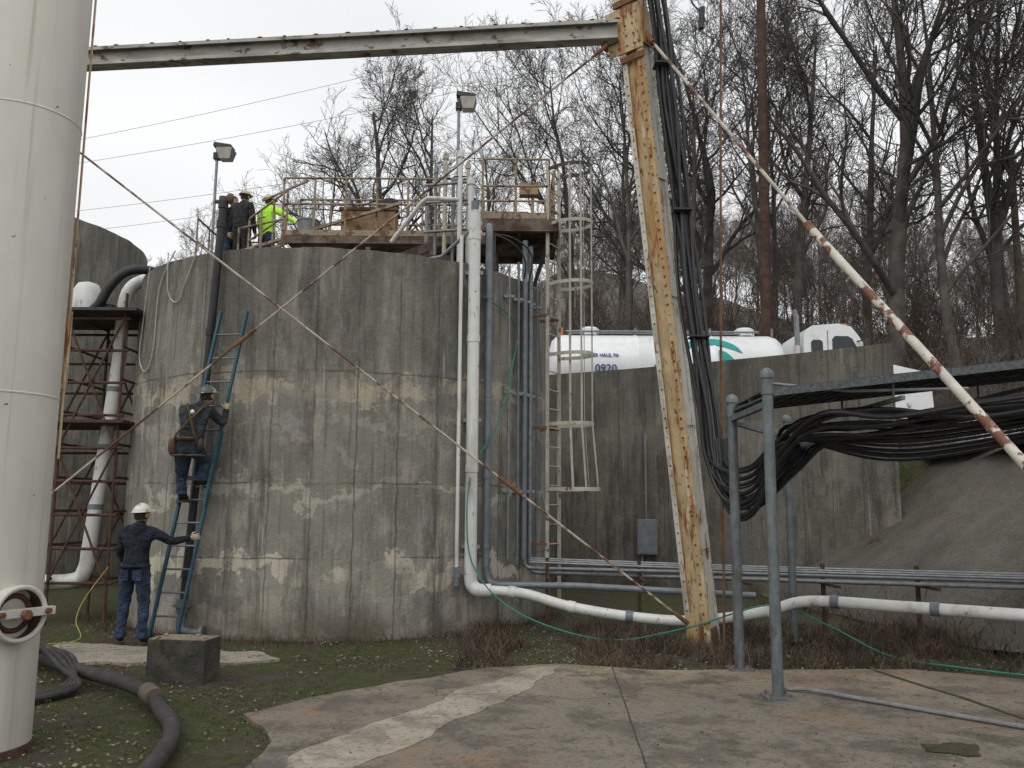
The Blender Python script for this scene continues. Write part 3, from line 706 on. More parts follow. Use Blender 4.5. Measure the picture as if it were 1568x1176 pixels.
for x,y,zb,zt,r,mt in ((-1.28,13.6,5.3,7.35,.028,m_galv),(-1.12,13.5,5.3,7.55,.035,m_cage),(-1.0,13.7,5.3,7.2,.03,m_galv),(-.86,13.3,5.3,7.5,.04,m_pvc),(-.74,13.4,5.3,7.35,.03,m_cage),(-.68,13.2,5.3,7.0,.045,m_pvc),(-1.45,13.9,5.3,6.9,.04,m_galv)):
    b.tube([(x,y,zb),(x,y,zt)],r,mt,10); b.tube([(x,y,zt-.12),(x,y,zt-.04)],r*1.5,mt,10)
    if r>.03: b.tube([(x-.1,y-.02,zt-.45),(x+.1,y-.02,zt-.45)],.012,m_dark,6)
for z in (6.2,6.7,7.0): b.tube([(-1.45,13.55,z),(-.6,13.35,z)],.024,m_galv,10)
b.tube([(-1.95,13.3,5.95),(-1.45,13.0,6.50),(-1.35,12.95,6.56),(-.85,12.85,6.50)],.035,m_pvc,12)
b.tube([(-1.8,12.9,5.45),(-1.1,12.75,5.55),(-.62,12.6,5.95)],.03,m_galv,8)
b.tube([(-2.4,13.0,5.50),(-1.4,12.7,5.50)],.035,m_dark,8)
b.tube(sp([(-.4,13.3,6.1),(0,13.2,6.0),(.3,13.3,5.75),(.25,13.4,5.3)],5),.014,m_rubber,6)
b.tube(sp([(-.4,13.2,6.1),(0,13.0,5.85),(.2,13.2,5.6),(.15,13.4,5.2)],5),.012,m_rubber,6)
b.build('valve_manifold')
b=MB(); b.beam((-4.3,12.6,5.48),(-3.2,12.3,5.45),.09,.1,m_woodpole); b.beam((-3.0,13.0,5.6),(-1.0,13.2,5.6),.12,.18,m_dark); b.beam((-2.4,13.2,5.4),(-1.2,14.0,6.2),.1,.14,m_deck); b.build('support_beam')
b=MB(); b.beam((-5.0,15.2,6.35),(-1.9,14.1,6.9),.05,.05,m_rail); b.beam((-4.9,16.1,7.65),(-3.6,14.4,7.4),.03,.03,m_rail); b.build('support_beam')

def lamp(name,x,y,zt,z0,side=1):
    b=MB(); b.tube([(x,y,z0),(x,y,zt)],.035,m_galv,10)
    b.box((x+.16*side,y,zt-.02),(.42,.34,.10),m_dark,Matrix.Rotation(.15*side,3,'Y'))
    k=b.mi(m_galv); c=V((x+.22*side,y,zt-.20))
    s0=len(b.v)
    for z,h in ((.12,.19),(-.14,.13)):
        for a,c2 in ((-1,-1),(1,-1),(1,1),(-1,1)): b.v.append(c+V((a*h,c2*h,z)))
    for f in ((0,1,5,4),(1,2,6,5),(2,3,7,6),(3,0,4,7),(4,5,6,7)): b.f.append(tuple(s0+i for i in f)); b.m.append(b.mi(m_truckw) if f==(4,5,6,7) else b.mi(m_cage) if f==(0,1,5,4) else k)
    b.box((x,y,zt-.25),(.14,.16,.16),m_dark)
    return b.build(name)
lamp('area_light',-7.25,20,10.45,3.0); lamp('area_light',-1.29,19,11.3,3.0)

b=MB()
pt=V((-4.14,11.78,6.0)); pb=V((-4.42,11.90,.25))
b.tube([pt,pb],.056,m_rubber,16)
for f in (0,.05,.32,.62,.9): c=pt+(pb-pt)*f; q=(pb-pt).normalized(); b.tube([c-q*.05,c+q*.05],.07,m_rubber,16)
b.tube([pt+V((-.12,0,.05)),pt+V((.14,0,.05))],.03,m_woodpole,8); b.tube([pt,pt+V((.0,0,.12))],.065,m_woodpole,12); b.ell(pt+V((.1,-.02,.10)),(.06,.05,.07),m_woodpole)
b.build('black_standpipe')
b=MB(); c=V((-4.42,11.88,.0)); b.tube([c+V((0,0,.32)),c+V((0,0,.5))],.08,m_pipegrey,14); b.tube([c+V((0,0,.40)),c+V((0,0,.43))],.12,m_pipegrey,14)
b.tube(sp([c+V((0,0,.34)),c+V((0,-.02,.14)),c+V((.12,-.03,.07)),c+V((.3,-.05,.07))],5),.06,m_pipegrey,12); b.tube([c+V((.05,-.12,.25)),c+V((.05,-.12,.38))],.02,m_galv,8); b.tube([c+V((.28,-.05,.07)),c+V((.32,-.05,.07))],.10,m_pipegrey,14)
b.build('pipe_valve')
b=MB()
def tr(x,z,o=.03): X,Y=tp(x,o); return (X,Y,z)
b.tube(sp([tr(-5.6,5.4),tr(-5.7,4.6),tr(-5.75,4.0),tr(-5.5,3.75),tr(-5.35,4.1),tr(-5.3,5.0),tr(-5.0,5.5)],6),.009,m_rope,6)
b.tube(sp([tr(-5.15,5.5),tr(-5.1,4.9),tr(-4.9,4.7),tr(-4.75,5.0),tr(-4.5,5.6)],6),.009,m_rope,6)
b.build('rope')

# ------------------------------------------------------------------ extension ladder
b=MB(); LB=V((-4.56,11.62,.0)); LT=V((-3.86,11.70,4.42)); la=V((.95,-.12,0)).normalized()*.19
for off,z0,z1,mt in ((0,0,.62,m_blue),(.055,.40,1.0,m_blue)):
    o_=V((0.0,-off,0))
    p=LB+(LT-LB)*z0+o_; q=LB+(LT-LB)*z1+o_
    for sgn in (-1,1): b.beam(p+la*sgn,q+la*sgn,.03,.075,mt,up=(0,1,0))
    L_=(q-p).length; n=int(L_/.3)
    for i in range(1,n): c=p+(q-p)*i/n; b.tube([c-la,c+la],.014,m_pipegrey,8)
for sgn in (-1,1): b.box(LB+la*sgn+V((0,0,.03)),(.06,.1,.06),m_dark)
b.build('extension_ladder')
def ladpt(z): return LB+(LT-LB)*(z/4.42)

# ------------------------------------------------------------------ scaffold left
b=MB(); mt=m_rustdark
xs_=[-7.75,-6.85,-5.98]
for x in xs_:
    for y in (13.0,14.3): b.tube([(x,y,0),(x,y,5.0)],.024,mt,8)
z=.6
while z<4.8:
    for y in (13.0,14.3): b.tube([(-7.8,y,z),(-5.9,y,z)],.022,mt,8)
    for x in xs_: b.tube([(x,13.0,z+.06),(x,14.3,z+.06)],.02,mt,8)
    z+=.5
for z0 in (.6,2.6):
    for y in (13.0,14.3):
        b.tube([(-6.85,y-.03,z0),(-5.98,y-.03,z0+2)],.018,mt,8); b.tube([(-5.98,y-.05,z0),(-6.85,y-.05,z0+2)],.018,mt,8); b.tube([(-7.75,y-.03,z0),(-6.85,y-.03,z0+2)],.018,mt,8)
for i in range(6): b.box((-6.85,12.95+i*.26,4.72),(2.2,.24,.045),m_dark)
for i in range(5): b.box((-6.85,13.0+i*.28,3.0),(2.0,.25,.045),m_rustdark)
b.build('scaffold_tower')
b=MB(); b.tube([(-6.75,13.3,4.80),(-6.75,13.3,5.1),(-6.75,13.3,5.22),(-6.75,13.3,5.26)],[.22,.22,.15,.02],m_pvc,20); b.box((-6.42,13.3,4.80),(.3,.4,.12),m_dark); b.build('storage_drum')
b=MB(); b.tube(sp([(-6.35,13.7,4.0),(-6.3,13.6,4.9),(-6.2,13.6,5.25),(-6.0,13.7,5.42)],5),.1,m_pvc,14); b.tube([(-6.35,13.7,4.2),(-6.42,13.3,1.1)],.105,m_pvc,16)
b.tube(sp([(-6.42,13.3,1.1),(-6.43,13.25,.8),(-6.6,13.2,.62),(-7.4,13.1,.6)],5),.11,m_pvc,16)
for f in (.2,.5,.8): c=V((-6.35,13.7,4.2))*(1-f)+V((-6.42,13.3,1.1))*f; b.tube([c-V((0,0,.04)),c+V((0,0,.04))],.115,m_galv,16)
b.build('insulated_pipe')
one_tube('black_flex_hose',sp([(-6.55,13.1,4.75),(-6.42,13.05,4.85),(-6.30,13.05,5.1),(-6.10,13.1,5.36),(-5.85,13.25,5.45),(-5.5,13.6,5.42)],6),.075,m_rubber,12)

# ------------------------------------------------------------------ foreground clutter
b=MB(); R_=Matrix.Rotation(math.radians(-8),3,'Z')
b.box((-3.33,9.08,.19),(.62,.34,.44),m_block,R_); b.box((-3.33,9.08,.412),(.60,.32,.012),m_blocktop,R_)
for i in range(7): b.box((-3.33+random.uniform(-.25,.25),9.08+random.uniform(-.12,.12),.425),(random.uniform(.03,.08),.04,.02),m_kerb,Matrix.Rotation(random.random()*3,3,'Z'))
o=b.build('concrete_block',smooth=False); bv=o.modifiers.new('bevel','BEVEL'); bv.width=.02; bv.segments=2
b=MB(); q=sp([(-5.6,10.1,.10),(-5.0,9.6,.09),(-4.23,8.89,.10),(-3.6,8.3,.12),(-3.15,7.85,.10),(-2.85,7.35,.08),(-2.55,6.8,.08),(-2.35,6.1,.08),(-2.2,5.0,.08)],26)
b.tube(q,[.064*(1+.05*math.sin(i*1.9)) for i in range(len(q))],m_hose,14)
b.tube([(-3.2,7.9,.12),(-3.05,7.7,.11)],.082,m_woodpole,12)
b.build('suction_hose')
b=MB()
for i in range(4): b.tube(sp([(-5.9+.1*i,10.0-.1*i,.05),(-5.0,9.6-.15*i,.2+.06*i),(-4.5,9.2-.1*i,.15),(-4.2+.05*i,8.3,.05),(-4.6,7.3,.04)],6),.028,m_hose,8)
b.build('cable_coil')
one_tube('yellow_cord',sp([(-5.6,12.2,.9),(-5.75,11.9,.5),(-5.7,11.6,.25),(-5.5,11.3,.05),(-5.9,11.0,.03),(-6.2,11.1,.03)],6),.006,M('yellow_cord',(.4,.33,.06),bmp=0),6)

# ------------------------------------------------------------------ vegetation & litter
def tank_clear(x,y): return (x-TC[0])**2+(y-TC[1])**2>(TR+.02)**2
def blades(name,n,fn,mat,h0,h1,wd,lean=.5):
    b=MB(); k=b.mi(mat); c=0
    while c<n:
        r=fn()
        if r is None: continue
        x,y,hs_=r; z=tz(x,y)-.02; h=random.uniform(h0,h1)*hs_; a=random.uniform(0,6.28); dx,dy=math.cos(a),math.sin(a)
        l=random.gauss(0,lean)*h; l2=random.gauss(0,lean)*h; w_=wd*random.uniform(.5,1.5); s0=len(b.v)
        b.v+=[V((x-dx*w_,y-dy*w_,z)),V((x+dx*w_,y+dy*w_,z)),V((x+l*.4+dx*w_*.7,y+l2*.4+dy*w_*.7,z+h*.6)),V((x+l*.4-dx*w_*.7,y+l2*.4-dy*w_*.7,z+h*.6)),V((x+l,y+l2,z+h))]
        b.f+=[(s0,s0+1,s0+2,s0+3),(s0+3,s0+2,s0+4)]; b.m+=[k,k]; c+=1
    return b.build(name,smooth=False)
def f_brush():
    x=random.uniform(-.6,6.0); y=random.uniform(9.7,13.2)
    if y<9.75+.1*math.sin(x*3) or not tank_clear(x,y): return None
    if noise.noise(V((x*1.1,y*1.1,5)))<-.12: return None
    return x,y,.45+.45*ss(9.7,10.8,y)+.5*noise.noise(V((x*.8,y*.8,1)))
def f_base():
    a=random.uniform(math.pi*1.1,math.pi*1.95); r=TR+abs(random.gauss(0,.25))+.03
    return TC[0]+r*math.cos(a),TC[1]+r*math.sin(a),.5
def f_gen():
    x=random.uniform(-6.5,-.5); y=random.uniform(6.2,11.8)
    if not tank_clear(x,y) or noise.noise(V((x*.9,y*.9,9)))<-.1: return None
    if x>-1.7 and y<9.3: return None
    return x,y,.6
def f_right():
    y=random.uniform(8.8,16.5); x=lerp(y,TOE)+random.gauss(-.15,.3)
    return x,y,1.0
blades('dry_brush',13000,f_brush,m_weed,.06,.30,.005,.8)
blades('dry_brush',900,f_brush,m_weed2,.10,.36,.003,.5)
blades('base_weeds',2500,f_base,m_weed,.06,.3,.004,.6)
blades('grass',16000,f_gen,M('short_grass',(.080,.098,.028),.95,var=.45,bmp=0),.012,.045,.005,1.0)
blades('dry_brush',1500,f_right,m_weed,.10,.4,.005,.6)
b=MB(); kk=[b.mi(m_leaf),b.mi(m_leaf),b.mi(m_twig),b.mi(m_leaf2)]
c=0
while c<7500:
    x=random.uniform(-6.5,6.8); y=random.uniform(4.6,13)
    if not tank_clear(x,y): continue
    on=(x>-1.7 and y<9.6)
    if on and random.random()<.95: continue
    if not on and x<-1 and noise.noise(V((x*.8,y*.8,2)))<.05 and random.random()<.8: continue
    z=(.046 if on else tz(x,y)+.004); s_=random.uniform(.007,.022)*(.7 if on else 1); a=random.uniform(0,6.28); s0=len(b.v)
    for i in range(5):
        t_=a+i*1.2566; rr=s_*random.uniform(.5,1.3); b.v.append(V((x+math.cos(t_)*rr,y+math.sin(t_)*rr*.8,z+random.uniform(0,.02))))
    b.f.append(tuple(range(s0,s0+5))); b.m.append(random.choice(kk)); c+=1
b.build('leaf_litter',smooth=False)

# ------------------------------------------------------------------ bare trees
def tree_mesh(name,seed,H,mat,spread=1.0,maxlev=4,trunkr=.2,fork=.35,minr=.007,NC=(11,8,6,5,3)):
    R=random.Random(seed); b=MB()
    sides=[8,6,4,3,3,3]
    def grow(p,d,L,r,lev):
        n=[7,6,5,4,3,3][lev]; pts=[p]; rs=[r]; dirs=[d]
        for i in range(n):
            j=V((R.gauss(0,1),R.gauss(0,1),R.gauss(0,1)))*([.07,.15,.2,.25,.28,.3][lev])
            d=(d+j+V((0,0,.09 if lev else .03))).normalized(); p=p+d*(L/n); pts.append(p); rs.append(max(minr,r*(1-.80*(i+1)/n))); dirs.append(d)
        b.tube(pts,rs,mat,sides[lev],caps=False)
        if lev>=maxlev: return
        nc=NC[lev]
        for c in range(nc):
            f=(fork+(1-fork)*(c+.5)/nc) if lev==0 else (.18+.8*(c+R.random())/nc)
            ii=min(n-1,int(f*n)); fr=f*n-ii; q=pts[ii].lerp(pts[ii+1],min(1,fr)); dd=dirs[ii+1]
            o=dd.orthogonal().normalized(); o.rotate(Matrix.Rotation(R.uniform(0,6.28),3,dd))
            ang=R.uniform(.4,.85)*spread if lev==0 else R.uniform(.45,.9)
            nd_=(dd*math.cos(ang)+o*math.sin(ang)).normalized()
            cl=L*([.52,.55,.55,.55,.5][lev])*(1.15-.6*f)*R.uniform(.75,1.2)
            grow(q,nd_,cl,max(minr,rs[ii]*R.uniform(.45,.7)),lev+1)
    grow(V((0,0,-.5)),V((R.gauss(0,.04),R.gauss(0,.04),1)).normalized(),H,trunkr,0)
    me=bpy.data.meshes.new(name); me.from_pydata([tuple(v) for v in b.v],[],b.f); me.materials.append(mat)
    me.polygons.foreach_set('use_smooth',[True]*len(b.f)); me.update(); return me
near=[tree_mesh('bare_tree_mesh',11+i,17,m_bark,spread=[1.0,1.15,.85,1.05][i],maxlev=4,trunkr=[.26,.32,.2,.22][i],fork=[.3,.22,.4,.3][i],minr=.009) for i in range(4)]
far=[tree_mesh('far_tree_mesh',41+i,12,m_barkhaze,spread=1.0,maxlev=3,trunkr=.12,fork=.25,minr=.013,NC=(14,8,7,4)) for i in range(3)]
shrub=[tree_mesh('brush_mesh',71+i,3.6,m_twig,spread=.9,maxlev=2,trunkr=.03,fork=.1,minr=.008,NC=(12,8,4)) for i in range(2)]
def place(me,name,x,y,s,parent=None,rz=None,zs=1.0):
    o=bpy.data.objects.new(name,me); COL.objects.link(o); o.location=(x,y,tz(x,y)-.1); o.rotation_euler=(random.gauss(0,.04),random.gauss(0,.04),random.uniform(0,6.28) if rz is None else rz)
    o.scale=(s,s,s*zs)
    if parent: o.parent=parent
    return o
RT=[(13.9,31,1.2,1),(18.0,31,1.05,0),(10.4,34,.9,2),(21.5,36,1.1,3),(7.0,33,.8,0),(4.6,34,.85,2),(24,31,1.0,1),(2.4,37,.85,3),(13,42,.95,2),(18.4,25.5,.65,3),(16,38,.95,0),(9.2,39,.9,1),(5.6,41,.85,3),(20,29,.8,2),(15.6,29,1.0,3),(12,36,1.0,0)]
for x,y,s,i in RT: place(near[i],'bare_tree',x,y,s)
LT_=[(-6.6,42,.98,1,.95),(-9.3,43,.82,3,.95),(-3.9,41,.92,0,.95),(-.6,46,.8,2,.9),(-19,48,.70,1,.9),(-22.5,50,.62,3,.9),(-16.8,47,.62,0,.9)]
for x,y,s,i,zs in LT_: place(near[i],'bare_tree',x,y,s,zs=zs)
em=bpy.data.objects.new('distant_woods',None); COL.objects.link(em)
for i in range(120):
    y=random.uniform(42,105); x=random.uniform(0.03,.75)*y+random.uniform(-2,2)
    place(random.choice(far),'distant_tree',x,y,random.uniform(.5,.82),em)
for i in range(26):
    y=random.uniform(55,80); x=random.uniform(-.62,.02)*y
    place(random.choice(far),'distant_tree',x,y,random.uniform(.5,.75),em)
eb=bpy.data.objects.new('hillside_brush',None); COL.objects.link(eb)
for i in range(190):
    y=random.uniform(25.5,46); x=random.uniform(.0,.72)*y+1
    place(random.choice(shrub),'brush',x,y,random.uniform(.6,1.3),eb)
for i in range(60):
    y=random.uniform(80,112); x=random.uniform(.0,.72)*y+1
    place(random.choice(shrub),'brush',x,y,random.uniform(1.0,1.8),eb)
for i in range(25):
    y=random.uniform(18,25); x=random.uniform(10.5,17)
    place(random.choice(shrub),'brush',x,y,random.uniform(.4,.8),eb)

b=MB(); b.tube([(8.35,28,2.5),(8.7,28,21)],[.2,.15],m_brownpole,14)
for z in (9,10.2,11.4,12.6): b.box((8.45+.02*z-.2,27.83,z),(.06,.06,.12),m_dark)
b.build('utility_pole')
b=MB(); b.tube([(19.9,33,4),(20.1,33,16.2)],[.17,.12],m_woodpole,12); b.beam((18.9,33,15.6),(21.2,33,15.6),.1,.12,m_woodpole); b.tube([(19.6,33,15.9),(19.6,33,16.2)],.07,m_galv,8); b.build('utility_pole')
b=MB()
def wire(p,q,sag):
    p=V(p);q=V(q); b.tube([p+(q-p)*i/16-V((0,0,1))*sag*4*(i/16)*(1-i/16) for i in range(17)],.010,m_wire,5,caps=False)
wire((-24,40,18.9),(12,36,26.5),.6); wire((-24,40,17.8),(12,36,24),.6); wire((-24,40,15.5),(8,36,19.4),.5); wire((-24,41,14.8),(8,36,18.6),.5)
b.build('overhead_wires')

# ------------------------------------------------------------------ tank truck on the upper road
b=MB(); ty_=24.0; zc=5.66; R0=.95
prof=[(1.0,.05),(1.04,.5),(1.12,.78),(1.25,.9),(1.4,.95),(3.4,.95),(3.42,.965),(3.5,.965),(3.52,.95),(5.5,.95),(5.52,.965),(5.6,.965),(5.62,.95),(7.2,.95),(7.38,.9),(7.52,.78),(7.6,.5),(7.64,.05)]
b.tube([(x,ty_,zc) for x,r in prof],[r for x,r in prof],m_truckw,48)
def wrap(x,a,r=.972): return V((x,ty_-r*math.cos(a),zc+r*math.sin(a)))
def strip(xa,xb,lo,hi,mat,n=18):
    k=b.mi(mat); s0=len(b.v); m=6
    for i in range(n+1):
        f=i/n; x=xa+(xb-xa)*f; l=lo(f);h=hi(f)
        for j in range(m+1): b.v.append(wrap(x,l+(h-l)*j/m))
    for i in range(n):
        for j in range(m): a=s0+i*(m+1)+j; b.f.append((a,a+m+1,a+m+2,a+1)); b.m.append(k)
strip(3.62,4.3,lambda f:-.5,lambda f:-.45+.7*math.sin(f*1.6),m_teal)
strip(4.5,6.3,lambda f:.32+.3*math.sin(math.pi*f),lambda f:.33+.6*math.sin(math.pi*f)**.7,m_teal)
strip(5.65,6.35,lambda f:-.5,lambda f:.42-.9*f*f,m_teal)
strip(5.2,5.6,lambda f:-.4,lambda f:.3-.5*f,m_letter)
strip(1.42,3.4,lambda f:-.42,lambda f:-.34,m_teal)
b.box((4.2,ty_,zc+.98),(5.2,.45,.04),m_galv)
for x in (2.2,4.6,6.6): b.tube([(x,ty_,zc+.94),(x,ty_,zc+1.12),(x,ty_,zc+1.18)],[.28,.28,.2],m_truckw,20)
b.tube([(1.5,ty_-.4,zc+1.0),(6.9,ty_-.4,zc+1.0)],.03,m_galv,8)
for x in (1.4,3.46,5.56,7.3): b.tube([(x,ty_-.3,zc+.9),(x,ty_-.3,zc+1.12)],.03,m_orange if x<2 else m_galv,8)
b.beam((.8,ty_-.4,4.35),(10.2,ty_-.4,4.35),.12,.25,m_dark); b.beam((.8,ty_+.4,4.35),(10.2,ty_+.4,4.35),.12,.25,m_dark)
for x in (1.8,3.2,9.9):
    for s_ in (-1,1):
        c=V((x,ty_+s_*1.0,3.52)); b.tube([c+V((0,-.16,0)),c+V((0,-.12,0)),c+V((0,.12,0)),c+V((0,.16,0))],[.44,.52,.52,.44],m_rubber,24); b.tube([c+V((0,-.18,0)),c+V((0,.18,0))],.2,m_truckw,14)
b.box((5.5,ty_-.85,4.1),(1.4,.4,.6),m_galv); b.beam((.9,ty_-.95,4.75),(7.6,ty_-.95,4.75),.05,.12,m_galv)
def extr(poly,y0,y1,mat):
    k=b.mi(mat); s0=len(b.v); n=len(poly)
    for y in (y0,y1):
        for x,z in poly: b.v.append(V((x,y,z)))
    b.f.append(tuple(s0+i for i in range(n))); b.m.append(k); b.f.append(tuple(s0+n+i for i in reversed(range(n)))); b.m.append(k)
    for i in range(n): j=(i+1)%n; b.f.append((s0+i,s0+n+i,s0+n+j,s0+j)); b.m.append(k)
extr([(7.95,4.2),(7.95,6.45),(8.02,6.62),(8.2,6.74),(8.9,6.8),(9.25,6.72),(9.42,6.5),(9.85,5.80),(10.3,5.68),(11.1,5.5),(11.35,5.2),(11.4,4.2)],ty_-1.0,ty_+1.0,m_truckw)
extr([(8.72,5.75),(8.72,6.36),(8.80,6.45),(9.15,6.45),(9.27,6.38),(9.58,5.75)],ty_-1.012,ty_-1.002,m_glass)
extr([(8.14,5.9),(8.14,6.28),(8.2,6.34),(8.40,6.34),(8.46,6.28),(8.46,5.9)],ty_-1.012,ty_-1.002,m_glass)
b.face([(9.44,ty_-.85,6.48),(9.44,ty_+.85,6.48),(9.86,ty_+.85,5.84),(9.86,ty_-.85,5.84)],m_glass)
b.tube([(7.82,ty_-.85,4.4),(7.82,ty_-.85,7.0),(7.76,ty_-.85,7.2)],.07,m_galv,12); b.tube([(7.82,ty_-.85,5.2),(7.82,ty_-.85,6.2)],.1,m_alu,12)
b.tube([(9.55,ty_-1.25,5.85),(9.55,ty_-1.25,6.35)],.09,m_dark,8); b.beam((9.4,ty_-1.0,6.3),(9.5,ty_-1.25,6.3),.03,.03,m_dark); b.beam((9.4,ty_-1.0,5.95),(9.5,ty_-1.25,5.95),.03,.03,m_dark)
for y in (-.8,-.4,0,.4,.8): b.box((9.15,ty_+y,6.80),(.12,.10,.06),m_orange)
b.beam((8.60,ty_-1.008,4.4),(8.60,ty_-1.008,6.6),.012,.012,m_dark); b.beam((7.97,ty_-1.008,5.55),(9.7,ty_-1.008,5.55),.012,.03,m_dark)
truck=b.build('tank_truck')
for txt,x,z,s in (('0920',2.25,5.42,.30),('WATER HAUL PA',1.9,5.85,.13)):
    cu=bpy.data.curves.new('lettering','FONT'); cu.body=txt; cu.size=s; cu.extrude=.004; cu.offset=.004
    o=bpy.data.objects.new('lettering',cu); COL.objects.link(o); o.data.materials.append(m_letter); o.parent=truck
    a=math.asin((z+s*.3-zc)/.95); o.location=(x,ty_-.965*math.cos(a)-.02,z); o.rotation_euler=(math.radians(90)-a,0,0)
b=MB()
extr([(13.0,3.2),(13.0,4.5),(13.15,4.7),(15.4,4.7),(16.0,4.15),(17.2,3.95),(17.3,3.2)],24.0,25.8,m_truckw)
extr([(15.0,4.1),(15.0,4.55),(15.35,4.55),(15.75,4.1)],23.985,23.995,m_glass); extr([(13.4,4.1),(13.4,4.5),(14.7,4.5),(14.7,4.1)],23.985,23.995,m_glass)
for x in (13.9,16.4):
    c=V((x,24.1,3.35)); b.tube([c+V((0,-.12,0)),c+V((0,.12,0))],.36,m_rubber,20)
b.build('parked_van')

# ------------------------------------------------------------------ people
def skin_body(name,verts,edges,radii,parent,matof,mats):
    me=bpy.data.meshes.new(name); me.from_pydata([tuple(v) for v in verts],edges,[])
    o=bpy.data.objects.new(name,me); COL.objects.link(o)
    sm=o.modifiers.new('skin','SKIN'); sm.use_smooth_shade=True
    for i,r in enumerate(radii):
        sv=me.skin_vertices[0].data[i]; sv.radius=(r,r); sv.use_root=(i==0)
    ssd=o.modifiers.new('sub','SUBSURF'); ssd.levels=2; ssd.render_levels=2
    bpy.context.view_layer.update(); d=bpy.context.evaluated_depsgraph_get()
    nm=bpy.data.meshes.new_from_object(o.evaluated_get(d)); bpy.data.objects.remove(o)
    nm.materials.clear()
    for m_ in mats: nm.materials.append(m_)
    for v in nm.vertices:
        p=v.co; a=noise.noise(V((p.x*7,p.y*7,p.z*13)))+.5*noise.noise(V((p.x*16,p.y*16,p.z*26)))
        v.co=p+v.normal*a*.012
    for p in nm.polygons: p.material_index=matof(p.center); p.use_smooth=True
    ob=bpy.data.objects.new(name,nm); COL.objects.link(ob)
    if parent: ob.parent=parent
    return ob
def segd(p,a,b):
    t=max(0,min(1,(p-a).dot(b-a)/max(1e-9,(b-a).length_squared))); return (p-(a+(b-a)*t)).length
def hand(b,w,d,n,mat,curl=.6,side=1):
    d=d.normalized(); n=(n-d*n.dot(d)).normalized(); s_=d.cross(n)*side
    Rr=Matrix((s_,d,n)).transposed()
    b.tube([w-d*.03,w+d*.02],.028,mat,8)
    b.ell(w+d*.05,(.042,.055,.018),mat,Rr,10,8)
    for i,(o_,L) in enumerate(((-.031,.062),(-.011,.074),(.010,.070),(.030,.055))):
        p=w+d*.088+s_*o_; pts=[p-d*.02,p]; a=0; dd=d
        for seg in (.45,.32,.23):
            a+=curl*.9; dd=d*math.cos(a)+n*math.sin(a); p=p+dd*L*seg*1.15; pts.append(p)
        b.tube(pts,[.0095,.0095,.009,.008,.006],mat,7)
    p=w+d*.02-s_*.035; b.tube([p,p-s_*.025+d*.02+n*.01,p-s_*.03+d*.045+n*.025,p-s_*.022+d*.062+n*.035],[.012,.011,.010,.007],mat,7)
def headm(b,c,fw,up,skin,hair,hat=None,hatm=None):
    fw=fw.normalized(); up=(up-fw*up.dot(fw)).normalized(); sd_=fw.cross(up).normalized()
    Rr=Matrix((sd_,fw,up)).transposed()
    def shape(d,p):
        x,y,z=p
        if z<-.02: x*=1-.28*min(1,(-z-.02)/.09)
        if y>0:
            y*=.95
            if abs(x)<.016 and -.035<z<.02: y+=.022*(1-abs(x)/.016)*(1-(z+.035)/.07)
            if abs(abs(x)-.03)<.016 and abs(z-.008)<.014: y-=.008
            if z<-.075: y+=.008
        return V((x,y,z))
    b.ell(c,(.076,.098,.118),skin,Rr,24,18,shape)
    for s_ in (-1,1):
        b.ell(c+sd_*.078*s_-up*.005-fw*.005,(.010,.022,.032),skin,Rr,8,6)
        b.ell(c+sd_*.03*s_+fw*.084+up*.008,(.011,.007,.006),m_reflect,Rr,8,6); b.ell(c+sd_*.03*s_+fw*.0895+up*.008,(.005,.003,.005),m_hair,Rr,6,5)
        b.ell(c+sd_*.03*s_+fw*.088+up*.026,(.017,.006,.004),hair,Rr,8,5)
    b.ell(c+fw*.087-up*.052,(.023,.008,.006),m_lip,Rr,8,5)
    def hs2(d,p):
        x,y,z=p
        if y>.02 and z<.045: y=.02+(y-.02)*.1; x*=.9
        if z<-.06: z=-.06
        return V((x,y,z))
    b.ell(c+up*.006-fw*.006,(.082,.104,.124),hair,Rr,20,14,hs2)
    if hat:
        def dome(d,p):
            x,y,z=p
            if z<0: z=0
            z+= .012*max(0,1-abs(x)/.02) if d.z>.3 else 0
            return V((x,y,z))
        o_=c+up*.045
        b.ell(o_,(.104,.130,.100),hatm,Rr,28,14,dome)
        def brim(d,p):
            x,y,z=p
            if y>.05: y+=.03
            return V((x,y,max(-.006,min(.006,z))))
        b.ell(o_,(.122,.148,.02),hatm,Rr,28,8,brim)
